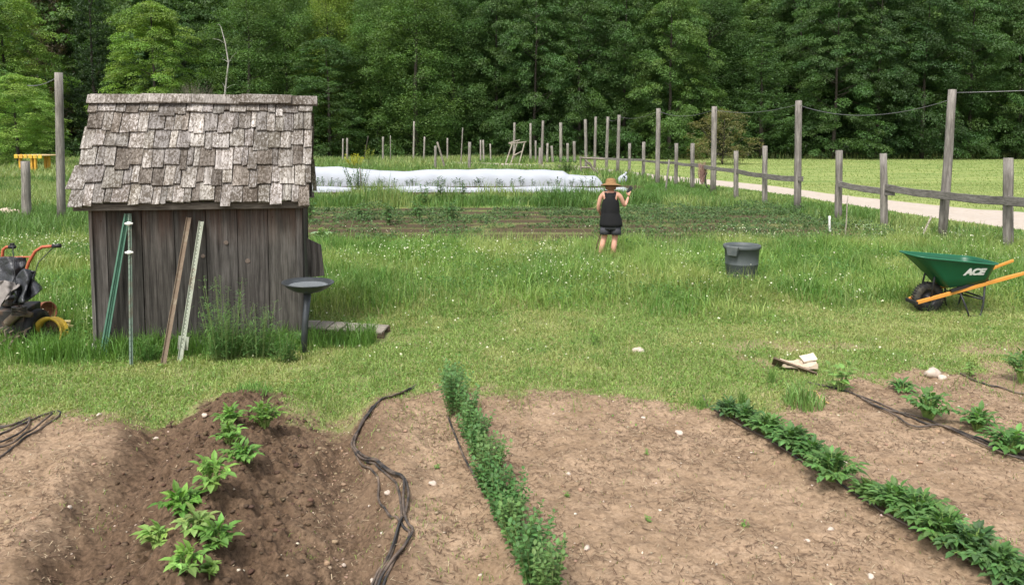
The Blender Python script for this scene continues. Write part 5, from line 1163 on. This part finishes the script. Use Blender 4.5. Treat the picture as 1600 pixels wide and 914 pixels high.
# ------------------------------------------------------------------ paper bag and board near the right bed
gp = at(1247, 582); gp.z = gz1(gp.x, gp.y)
e_ = empty('paper_sack', gp + Vector((.02, .05, .05)), R(-15), 'crumpled tan paper sack lying on a board in the grass', 'paper sack')
g = MB(); N_ = 9; vv = []
for i in range(N_):
    for j in range(N_): vv.append((-.16 + .32 * i / 8 + random.uniform(-.012, .012), -.10 + .2 * j / 8 + random.uniform(-.01, .01), .0 + random.uniform(0, .024) + .03 * (i / 8) ** 2 + .014 * ((i * 3 + j) % 4 == 0)))
for i in range(N_):
    for j in range(N_): x_, y_, z_ = vv[i * N_ + j]; vv.append((x_, y_, 0 + .2 * z_ - .005))
ff = []
for i in range(8):
    for j in range(8): a_ = i * 9 + j; ff += [(a_, a_ + 9, a_ + 10, a_ + 1), (a_ + 81, a_ + 82, a_ + 91, a_ + 90)]
for i in range(8): ff += [(i * 9, i * 9 + 81, i * 9 + 90, i * 9 + 9), (i * 9 + 8, i * 9 + 17, i * 9 + 98, i * 9 + 89), (i, i + 1, i + 82, i + 81), (72 + i, 153 + i, 154 + i, 73 + i)]
g.add(vv, ff); g.build('sack_body', plain('kraft_paper', (.50, .40, .30), .9, var=.25, scale=9, bmp=.5), e_)
g = MB(); g.box((.1, .05, .075), (.14, .11, .006), Euler((.35, -.2, .3)).to_matrix(), (1.1, 1.1, 1.1), jit=.008); g.build('folded_flap', plain('kraft_paper_light', (.52, .45, .36), .9), e_)
g = MB(); g.box((0, 0, 0), (.42, .18, .02), Euler((R(-38), R(14), 0)).to_matrix(), (.4, .33, .28), jit=.004); o = g.build('board', M['plank'], None, bevel=.002); o.location = gp + Vector((-.03, .02, .03)); o.rotation_euler.z = R(-25); tag(o, 'dark board tilted under the paper sack', 'board')
g = MB(); c_ = at(1268, 622); g.tube([c_ + Vector((-.05, 0, .05)), c_ + Vector((-.03, -.03, .09)), c_ + Vector((.03, -.02, .07)), c_ + Vector((.05, -.08, .02)), c_ + Vector((.09, -.16, .01))], .004, 6); tag(g.build('twine', plain('yellow_twine', (.6, .42, .15), .8, bmp=0), None, True), 'loop of yellow twine by the strappy clump', 'twine')

# ------------------------------------------------------------------ old tiller, sheets, wheel, drum at the left edge
gp = at(28, 542); gp.z = 0
tl = empty('garden_tiller', gp, 0, 'old garden tiller with orange-red curved handlebars at the left edge', 'tiller'); TY = gp.y
M['orange'] = plain('orange_red_paint', (.42, .10, .045), .5, var=.2, scale=12, dirt=(.22, .12, .08))
def tp_(px, py, dy=0): return at_y(px, py, TY + dy) - gp
g = MB(); g.tube([tp_(30, 470, -.05), tp_(38, 432), tp_(45, 410), tp_(55, 393), tp_(66, 386), tp_(90, 384)], .017, 10); h1 = g.build('handlebar', M['orange'], tl, True)
g = MB(); g.tube([tp_(82, 384.5), tp_(95, 384)], .022, 10); g.build('grip', M['black'], h1, True)
g = MB(); g.tube([tp_(-8, 450, .3), tp_(3, 405, .3), tp_(5, 390, .3), tp_(10, 386, .3), tp_(20, 385.5, .3)], .017, 10); h2 = g.build('handlebar', M['orange'], tl, True)
g = MB(); g.tube([tp_(14, 386, .3), tp_(24, 386, .3)], .021, 10); g.build('grip', M['black'], h2, True); g = MB(); g.box(tp_(19, 382, .3), (.04, .03, .03)); g.build('lever', M['black'], h2)
g = MB(); g.tube([tp_(4, 402, .3), tp_(50, 401.5, 0)], .009, 8); g.build('crossbar', M['orange'], tl, True)
CABLES = 1
M['engine'] = plain('greasy_metal', (.05, .048, .045), .6, .5, var=.5, scale=20, bmp=.5, dirt=(.16, .10, .07))
g = MB(); g.box((-.1, .1, .30), (.42, .36, .30), None, jit=.03); g.lathe([(.001, 0), (.11, 0), (.12, .03), (.10, .10), (.001, .11)], 18, (-.1, .1, .45)); g.build('engine', M['engine'], tl, bevel=.02)
for sx_ in (-.32, .16):
    g = MB(); g.lathe([(.09, -.04), (.19, -.045), (.205, 0), (.19, .045), (.09, .04)], 24, (sx_, .1, .2), Matrix.Rotation(R(90), 3, 'Y') @ Matrix.Identity(3), close=True); g.build('tyre', M['rubber'], tl, True)
g = MB(); g.tube([tp_(12, 505, -.1), tp_(30, 488, -.1), tp_(50, 492, -.1)], [.05, .05, .03], 8); g.build('muffler', M['rust'], tl, True)
for k_, (a_, b_, c_) in enumerate((((84, 386), (60, 410), (40, 470)), ((20, 386), (22, 420), (30, 480)))):
    g = MB(); g.tube([tp_(*a_, -.06), tp_(*b_, -.16), tp_(*c_, -.28)], .005, 6); g.build('cable', M['black'], tl, True)
for k_ in range(6):
    g = MB(); g.lathe([(.03, 0), (.075, .002), (.075, .008), (.03, .01)], 20, tp_(30, 492 - k_ * 2.4, -.2), close=True, col=(3, 2.8, 2.6)); g.build('cooling_fin', M['engine'], tl)
for sx_ in (.02, .10, .20, -.1):
    for a0 in range(4):
        a_ = a0 * math.pi / 2 + sx_ * 5; c_ = Vector((sx_, -.22, .14)); t_ = Vector((0, math.cos(a_), math.sin(a_))); g = MB(); g.tube([c_, c_ + t_ * .11, c_ + t_ * .14 + Vector((.05, 0, 0))], [.012, .012, .006], 5); g.build('tine', M['rust'], tl)
# black sheeting over it
def lumpy(px, py, dy, sx_, sy_, sz_, seed, fold=.22, drop=0):
    c0 = at_y(px, py, TY + dy); g = MB(); rings = []
    for i in range(15):
        la = math.pi * i / 14; row = []
        for k_ in range(30):
            a_ = math.tau * k_ / 30; x_, y_, z_ = math.sin(la) * math.cos(a_), math.sin(la) * math.sin(a_), math.cos(la)
            q_ = 1 + fold * (float(vnoise(np.array([x_ * 2.6 + seed + z_ * 1.3]), np.array([y_ * 2.6 + z_ * 2.2]))[0]) - .5) * 2 + .1 * math.sin(a_ * 7 + z_ * 4 + seed)
            row.append(c0 + Vector((x_ * sx_ * q_, y_ * sy_ * q_, (z_ * sz_ - drop * (1 - z_) * .1) * q_)))
        rings.append(row)
    g.rings(rings[::-1]); return g
m, n, l, p = newmat('black_sheeting'); f_ = noise(n, l, 7, det=6, dist=1.2); l.new(mix(n, l, 'MIX', f_, (.010, .011, .014), (.055, .058, .065)), p.inputs['Base Color']); p.inputs['Roughness'].default_value = .38; bump(n, l, p, f_, 1.0, .03); M['sheet'] = m
def drape(name, top, bot, dy0, dy1, mat, label, cat, seed, amp=.05):
    """a hanging folded cloth between a line of pixels at the top and one at the bottom"""
    rr_ = random.Random(seed); N1, N2 = 26, 18; rows = []
    for j in range(N2 + 1):
        t = j / N2; row = []
        for i in range(N1 + 1):
            u_ = i / N1; px = np.interp(u_, np.linspace(0, 1, len(top)), [q_[0] for q_ in top]) * (1 - t) + np.interp(u_, np.linspace(0, 1, len(bot)), [q_[0] for q_ in bot]) * t
            py = np.interp(u_, np.linspace(0, 1, len(top)), [q_[1] for q_ in top]) * (1 - t) + np.interp(u_, np.linspace(0, 1, len(bot)), [q_[1] for q_ in bot]) * t
            px += 3 * math.sin(t * 7 + seed + u_ * 5)
            d_ = dy0 + (dy1 - dy0) * t + amp * math.sin(u_ * 15 + seed + 2.2 * t) * (.3 + t) + amp * 1.6 * (float(vnoise(np.array([u_ * 6 + seed]), np.array([t * 6]))[0]) - .5)
            d_ -= .12 * math.sin(math.pi * u_)
            row.append(at_y(px, py, TY + d_))
        rows.append(row)
    g = MB(); g.rings(rows, closed=False); o = g.build(name, mat, None, True); s_ = o.modifiers.new('s', 'SOLIDIFY'); s_.thickness = .006; return tag(o, label, cat)
drape('black_tarp', [(-12, 402), (12, 401), (37, 402)], [(-14, 470), (20, 462), (44, 440)], .12, .02, M['sheet'], 'dark folded tarp hanging over the tiller between its handlebars', 'tarp', 2, .03)
drape('black_bag', [(24, 434), (40, 420), (52, 424)], [(20, 476), (42, 472), (63, 452)], -.02, -.22, M['sheet'], 'crumpled black plastic bag bulging on the right of the tiller', 'bag', 9, .07)
drape('grey_canvas', [(-14, 440), (10, 438), (31, 444)], [(-14, 488), (2, 482), (14, 462)], -.15, -.34, plain('faded_canvas', (.20, .18, .165), .9, var=.4, scale=10, bmp=.6), 'faded grey-brown canvas draped over the front of the tiller', 'canvas', 14, .04)
g0 = at(70, 520); g0.z = 0
g = MB(); g.lathe([(.001, -.11), (.10, -.11), (.115, -.10), (.118, -.03), (.122, -.025), (.118, -.02), (.118, .08), (.115, .11), (.10, .11), (.095, .06), (.001, .06)], 30, (0, 0, 0), Matrix.Rotation(R(75), 3, 'Y') @ Matrix.Rotation(R(20), 3, 'X')); o = g.build('rusty_can', plain('rust_red', (.24, .085, .045), .8, var=.4, scale=12, dirt=(.35, .25, .17)), None, True); o.location = at_y(66, 488, g0.y); tag(o, 'rusty red metal can lying on the tiller tyre, above the yellow rim', 'can')
stnd = o
g0 = at(80, 541); g0.z = gz1(g0.x, g0.y)
yw = empty('yellow_cart_wheel', g0 + Vector((0, 0, .135)), 0, 'yellow wheel rim standing half hidden in grass left of the shed', 'wheel'); rt = Matrix.Rotation(R(78), 3, 'X') @ Matrix.Rotation(R(-10), 3, 'Y')
M['yellow'] = plain('yellow_paint', (.62, .42, .05), .5, var=.2, scale=12, dirt=(.35, .20, .06))
g = MB(); g.lathe([(.19, -.05), (.195, -.045), (.175, -.03), (.165, 0), (.17, .05), (.19, .06), (.195, .065), (.185, .07), (.16, .055), (.155, 0), (.165, -.035), (.18, -.052)], 40, (0, 0, 0), rt, close=True); g.build('rim', M['yellow'], yw, True)
g = MB(); g.lathe([(.158, -.045), (.13, -.05), (.03, -.04), (.03, -.036), (.13, -.046), (.158, -.041)], 30, (0, 0, 0), rt, col=(.6, .5, .4)); g.build('disc', M['rust'], yw, True)  # rust tint, darkened to paint the shade inside the rim
g = MB(); g.lathe([(.04, .0), (.04, .05), (.02, .06), (.001, .06)], 16, (0, 0, 0), rt); g.build('hub', M['black'], yw, True)
g0 = at(106, 532); g = MB()
for i in range(3): g.box((random.uniform(-.02, .02), 0, .17 + i * .02), (.09, .05, .03), Euler((random.uniform(-.3, .3), random.uniform(-.3, .3), random.uniform(0, 1))).to_matrix(), jit=.008)
g.box((0, 0, .08), (.02, .02, .2)); o = g.build('yellow_valve', plain('pale_yellow', (.65, .52, .25), .6), None, bevel=.004); o.location = (g0.x, g0.y, gz1(g0.x, g0.y)); tag(o, 'small pale yellow fitting right of the yellow wheel rim', 'fitting')

# yellow table far left
g0 = at(60, 272); e_ = empty('yellow_table', g0, R(-14), 'yellow wooden table standing in the long grass at the far left', 'table'); hh = ht(240, g0)
g = MB(); g.box((0, 0, hh - .1), (2.0, 1.3, .07), None, (1, 1, 1)); g.build('tabletop', plain('yellow_board_top', (.62, .45, .25), .7, var=.2, scale=2), e_, bevel=.02)
for i in range(6):
    g = MB(); g.box((-.85 + i * .34, -.67, hh - .16), (.27, .06, .24), None, (1, random.uniform(.8, 1.0), 1)); g.build('edge_block', M['yellow'], e_, bevel=.03)
for x_ in (-.75, .1, .35):
    for y_ in (-.5, .45): g = MB(); g.box((x_, y_, hh / 2 - .1), (.12, .12, hh - .1), None, (1, .8, .8)); g.build('leg', M['yellow'], e_)
# white sack and brush bundle by the fence
gq = at(970, 288); g = MB(); rings = []
for i in range(12):
    la = math.pi * i / 11; rings.append([Vector((math.sin(la) ** .8 * math.cos(a_) * .22 * (1 - .25 * math.cos(la)), math.sin(la) * math.sin(a_) * .2, math.cos(la) * .26 + .22)) * (1 + .08 * math.sin(3 * a_ + i)) for a_ in np.linspace(0, math.tau, 18, endpoint=False)])
e_ = empty('white_sack', gq, 0, 'white plastic sack tied at its neck, in the weeds above the person\'s shoulder', 'sack'); ws = MB(); ws.rings(rings[::-1]); o = ws.build('sack_body', M['cover'], e_, True); o.rotation_euler = (0, R(24), 0)
g = MB(); g.tube([(.10, -.2, .40), (.18, -.16, .30), (.27, -.08, .22)], .03, 7); g.build('strap', M['black'], e_, True)
g = MB(); g.tube([(.13, 0, .42), (.22, 0, .50), (.27, 0, .56)], [.07, .04, .06], 9); g.build('neck', M['cover'], e_, True)
gq = at(1103, 302); g = MB()
for i in range(150):
    a_ = random.uniform(0, 6.28); r_ = abs(random.gauss(0, .11)); b_ = Vector((-.15 + math.cos(a_) * r_ * .6, math.sin(a_) * r_ * .5, random.uniform(.35, .7))); t_ = b_ + Vector((random.gauss(.02, .12), random.gauss(0, .08), random.uniform(.25, .7)))
    k_ = random.uniform(.6, 1.5); g.tube([b_, b_.lerp(t_, .5) + Vector((random.gauss(0, .02), 0, 0)), t_], [.006, .007, .002], 4, (k_, k_ * random.uniform(.75, 1), k_ * .85), cap=False)
o = g.build('brush_bundle', plain('dry_stalks', (.30, .21, .18), .9, var=.3, scale=7), None); o.location = gq; o['kind'] = 'stuff'; tag(o, 'reddish-brown bundle of dry stalks tied to the rail beside a tall post', 'dry stalks'); del o['kind']
g = MB(); pts = [Vector((.12 + .25 * math.cos(a_) * .9, -.25, .55 + .38 * math.sin(a_))) for a_ in np.linspace(2.3, 4.2, 8)]; g.tube(pts, .022, 7); g.tube([(.15, -.22, -.02), (.28, -.22, .55), (.36, -.2, .98)], .02, 7); o = g.build('garden_fork', M['black'], None, True); o.location = gq; tag(o, 'dark curved tool leaning on the fence below the hung cloth', 'garden tool')
print('objects done')

# ------------------------------------------------------------------ the person
def skin_mesh(name, pts, edges, rad, mat, parent, sub=2, col=None):
    me = bpy.data.meshes.new(name); me.from_pydata([tuple(p_) for p_ in pts], edges, []); o = bpy.data.objects.new(name, me); C.objects.link(o)
    o.modifiers.new('s', 'SKIN'); 
    for i, r_ in enumerate(rad):
        v_ = me.skin_vertices[0].data[i]; v_.radius = (r_, r_) if not hasattr(r_, '__len__') else r_; v_.use_root = (i == 0)
    s_ = o.modifiers.new('u', 'SUBSURF'); s_.levels = sub; s_.render_levels = sub
    bpy.context.view_layer.update(); m2 = bpy.data.meshes.new_from_object(o.evaluated_get(bpy.context.evaluated_depsgraph_get())); bpy.data.objects.remove(o)
    m2.polygons.foreach_set('use_smooth', [True] * len(m2.polygons)); m2.materials.clear(); m2.materials.append(mat); o = bpy.data.objects.new(name, m2); C.objects.link(o); o.parent = parent; return o
M['skin'] = plain('skin', (.56, .30, .21), .55, var=.06, scale=5, bmp=0, usecol=False); M['skin'].node_tree.nodes['Principled BSDF'].inputs['Subsurface Weight'].default_value = .05
gp = at(953, 409); gp.z = gz1(gp.x, gp.y)
pe = empty('person', gp, R(-12), 'person seen from behind in straw hat, black tank top and grey shorts, holding a phone', 'person')
P_ = [(0, 0, .83), (0, 0, .95), (0, .01, 1.10), (0, 0, 1.235), (0, .0, 1.31), (0, .03, 1.37), (0, .045, 1.45), (0, .05, 1.51),
      (-.085, 0, .78), (-.095, .01, .60), (-.115, .02, .43), (-.15, -.03, .28), (-.19, 0, .075), (-.205, .12, .03),
      (.085, 0, .78), (.09, .01, .60), (.085, .02, .43), (.07, -.03, .28), (.05, 0, .075), (.06, .12, .03),
      (-.125, 0, 1.255), (-.18, 0, 1.20), (-.215, .0, 1.06), (-.225, .03, .965), (-.19, .12, .87), (-.17, .15, .83),
      (.125, 0, 1.255), (.175, .0, 1.22), (.225, .03, 1.11), (.255, .06, 1.035), (.295, .13, 1.13), (.315, .17, 1.20),
      (0, .125, 1.425)]
E_ = [(0, 1), (1, 2), (2, 3), (3, 4), (4, 5), (5, 6), (6, 7), (0, 8), (8, 9), (9, 10), (10, 11), (11, 12), (12, 13), (0, 14), (14, 15), (15, 16), (16, 17), (17, 18), (18, 19), (3, 20), (20, 21), (21, 22), (22, 23), (23, 24), (24, 25), (3, 26), (26, 27), (27, 28), (28, 29), (29, 30), (30, 31), (6, 32)]
Rr = [(.15, .115), (.125, .095), (.13, .10), (.12, .085), .055, .058, (.078, .09), .05, .095, .08, .056, .055, .036, .033, .095, .08, .056, .055, .036, .033, .055, .048, .040, .036, .026, .024, .055, .05, .042, .037, .028, .024, .018]
body = skin_mesh('body', P_, E_, Rr, M['skin'], pe)
for (hx, hy, hz), dz in (((.325, .19, 1.235), 1), ((-.16, .17, .79), -1)):
    pts = [(hx, hy - .01, hz - .03 * dz), (hx, hy, hz + .01 * dz), (hx + .0, hy + .008, hz + .035 * dz)]; ed = [(0, 1), (1, 2)]; rd = [.022, .028, .024]
    for k_, (ox, L_) in enumerate(((-.026, .055), (-.009, .065), (.009, .06), (.025, .048))):
        b0 = len(pts); pts += [(hx + ox, hy + .012, hz + .045 * dz), (hx + ox, hy + .03, hz + (.045 + L_ * .45) * dz), (hx + ox, hy + .02 + L_ * .6, hz + (.045 + L_ * .55) * dz)]; ed += [(2, b0), (b0, b0 + 1), (b0 + 1, b0 + 2)]; rd += [.0095, .009, .008]
    b0 = len(pts); pts += [(hx - .032, hy + .02, hz + .005 * dz), (hx - .045, hy + .045, hz + .025 * dz), (hx - .04, hy + .06, hz + .045 * dz)]; ed += [(1, b0), (b0, b0 + 1), (b0 + 1, b0 + 2)]; rd += [.012, .010, .009]
    skin_mesh('hand', pts, ed, rd, M['skin'], body, 2)
def loft(name, secs, mat, n=28, parent=pe, fold=0.0):
    g = MB(); rs = []
    for i, (cx, cy, z_, rx_, ry_) in enumerate(secs):
        rs.append([Vector((cx + rx_ * math.cos(a_) * (1 + fold * math.sin(a_ * 5 + i)), cy + ry_ * math.sin(a_) * (1 + fold * math.sin(a_ * 7 + i * 2)), z_)) for a_ in np.linspace(0, math.tau, n, endpoint=False)])
    g.rings(rs); o = g.build(name, mat, parent, True); s_ = o.modifiers.new('s', 'SOLIDIFY'); s_.thickness = .006; s_.offset = 1; return o
M['tank'] = plain('black_cotton', (.006, .006, .007), .85, var=.3, scale=18, bmp=.4); M['shorts'] = plain('dark_grey_cotton', (.06, .06, .07), .85, var=.35, scale=22, bmp=.4)
loft('tank_top', [(.012, 0, .665, .208, .150), (.01, 0, .72, .203, .145), (.006, 0, .80, .19, .14), (0, 0, .90, .165, .125), (0, 0, .925, .162, .122), (0, 0, .94, .166, .124), (0, .005, 1.03, .16, .123), (0, .005, 1.10, .152, .12), (0, .003, 1.16, .13, .113), (0, .0, 1.21, .098, .10), (0, .0, 1.25, .083, .083), (0, .0, 1.285, .072, .066)], M['tank'], fold=.02)
for s_ in (-1, 1):
    g = MB(); g.rings([[Vector((s_ * x_ + dx_, y_ + .0, z_)) for dx_ in (-.022, .022)] + [Vector((s_ * x_ + dx_ , y_, z_ + .008)) for dx_ in (.022, -.022)] for x_, y_, z_ in ((.07, -.085, 1.20), (.085, -.062, 1.27), (.085, .0, 1.315), (.08, .07, 1.26), (.07, .105, 1.17))], cap=True); g.build('shoulder_strap', M['tank'], pe, True)
loft('shorts', [(.012, 0, .80, .17, .128), (.012, 0, .72, .185, .135), (.012, 0, .64, .192, .135), (.012, 0, .615, .193, .132)], M['shorts'], fold=.01)
for s_, cx in ((-1, -.09), (1, .105)): loft('shorts_leg', [(cx, 0, .66, .093, .118), (cx, 0, .58, .098, .108), (cx + s_ * .003, 0, .515, .102, .106)], M['shorts'], 20, fold=.015)
M['straw'] = plain('straw', (.24, .135, .055), .8, var=.35, scale=60, vec=(1, 1, 4), bmp=.7); M['hair'] = plain('auburn_hair', (.22, .10, .05), .7, var=.4, scale=40, vec=(4, 4, 1), bmp=.6)
hat = MB(); hat.lathe([(.195, -.040), (.19, -.034), (.14, -.010), (.098, .004), (.094, .05), (.078, .085), (.04, .098), (.001, .10), (.001, .094), (.038, .092), (.073, .08), (.088, .048), (.092, .0), (.14, -.018), (.19, -.042)], 36, (0, .04, 1.45), Matrix.Rotation(R(-8), 3, 'X')); ho = hat.build('straw_hat', M['straw'], pe, True)
g = MB(); g.lathe([(.0965, .004), (.096, .026)], 36, (0, .04, 1.4495), Matrix.Rotation(R(-8), 3, 'X')); g.build('hat_band', M['tank'], ho, True)
g = MB(); rings = []
for i in range(8):
    t = i / 7; rings.append([Vector((math.cos(a_) * (.088 - .012 * t), .025 + math.sin(a_) * (.095 - .02 * t) - .01, 1.46 - .115 * t)) for a_ in np.linspace(math.pi * 1.0 - .3, math.tau + .3, 16)])
g.rings(rings, closed=False); hr = g.build('hair', M['hair'], pe, True); s_ = hr.modifiers.new('s', 'SOLIDIFY'); s_.thickness = .02
for s_ in (-1, 1):
    g = MB(); g.lathe([(.0005, -.008), (.012, -.006), (.012, .006), (.0005, .008)], 10, (s_ * .082, .045, 1.42), Matrix.Rotation(R(90), 3, 'Y')); g.build('ear', M['skin'], body, True)
    g = MB(); g.lathe([(.0005, -.008), (.006, -.006), (.008, 0), (.006, .006), (.0005, .008)], 10, (s_ * .03, .118, 1.445)); g.build('eye', M['white'], body, True)
g = MB(); g.box((0, .122, 1.385), (.045, .012, .012)); g.build('mouth', plain('lips', (.4, .13, .11), .5, bmp=0), body, bevel=.004)
g = MB(); g.box((0, 0, 0), (.075, .010, .15)); o = g.build('phone', M['black'], None, bevel=.006); o.location = gp + Matrix.Rotation(R(-12), 3, 'Z') @ Vector((.335, .215, 1.325)); o.rotation_euler = (R(-20), R(38), R(8)); tag(o, 'dark phone held up in the raised right hand of the person', 'phone')
g = MB(); g.tube([Vector((-.13, .2, .9)), Vector((-.18, .06, .52)), Vector((-.31, -.04, .05))], .012, 7, (.35, .25, .2)); o = g.build('hoe_handle', M['plank'], None, True); o.location = gp; o.rotation_euler.z = R(-12); tag(o, 'dark wooden tool handle slanting to the ground beside the left leg', 'tool')
print('all done')
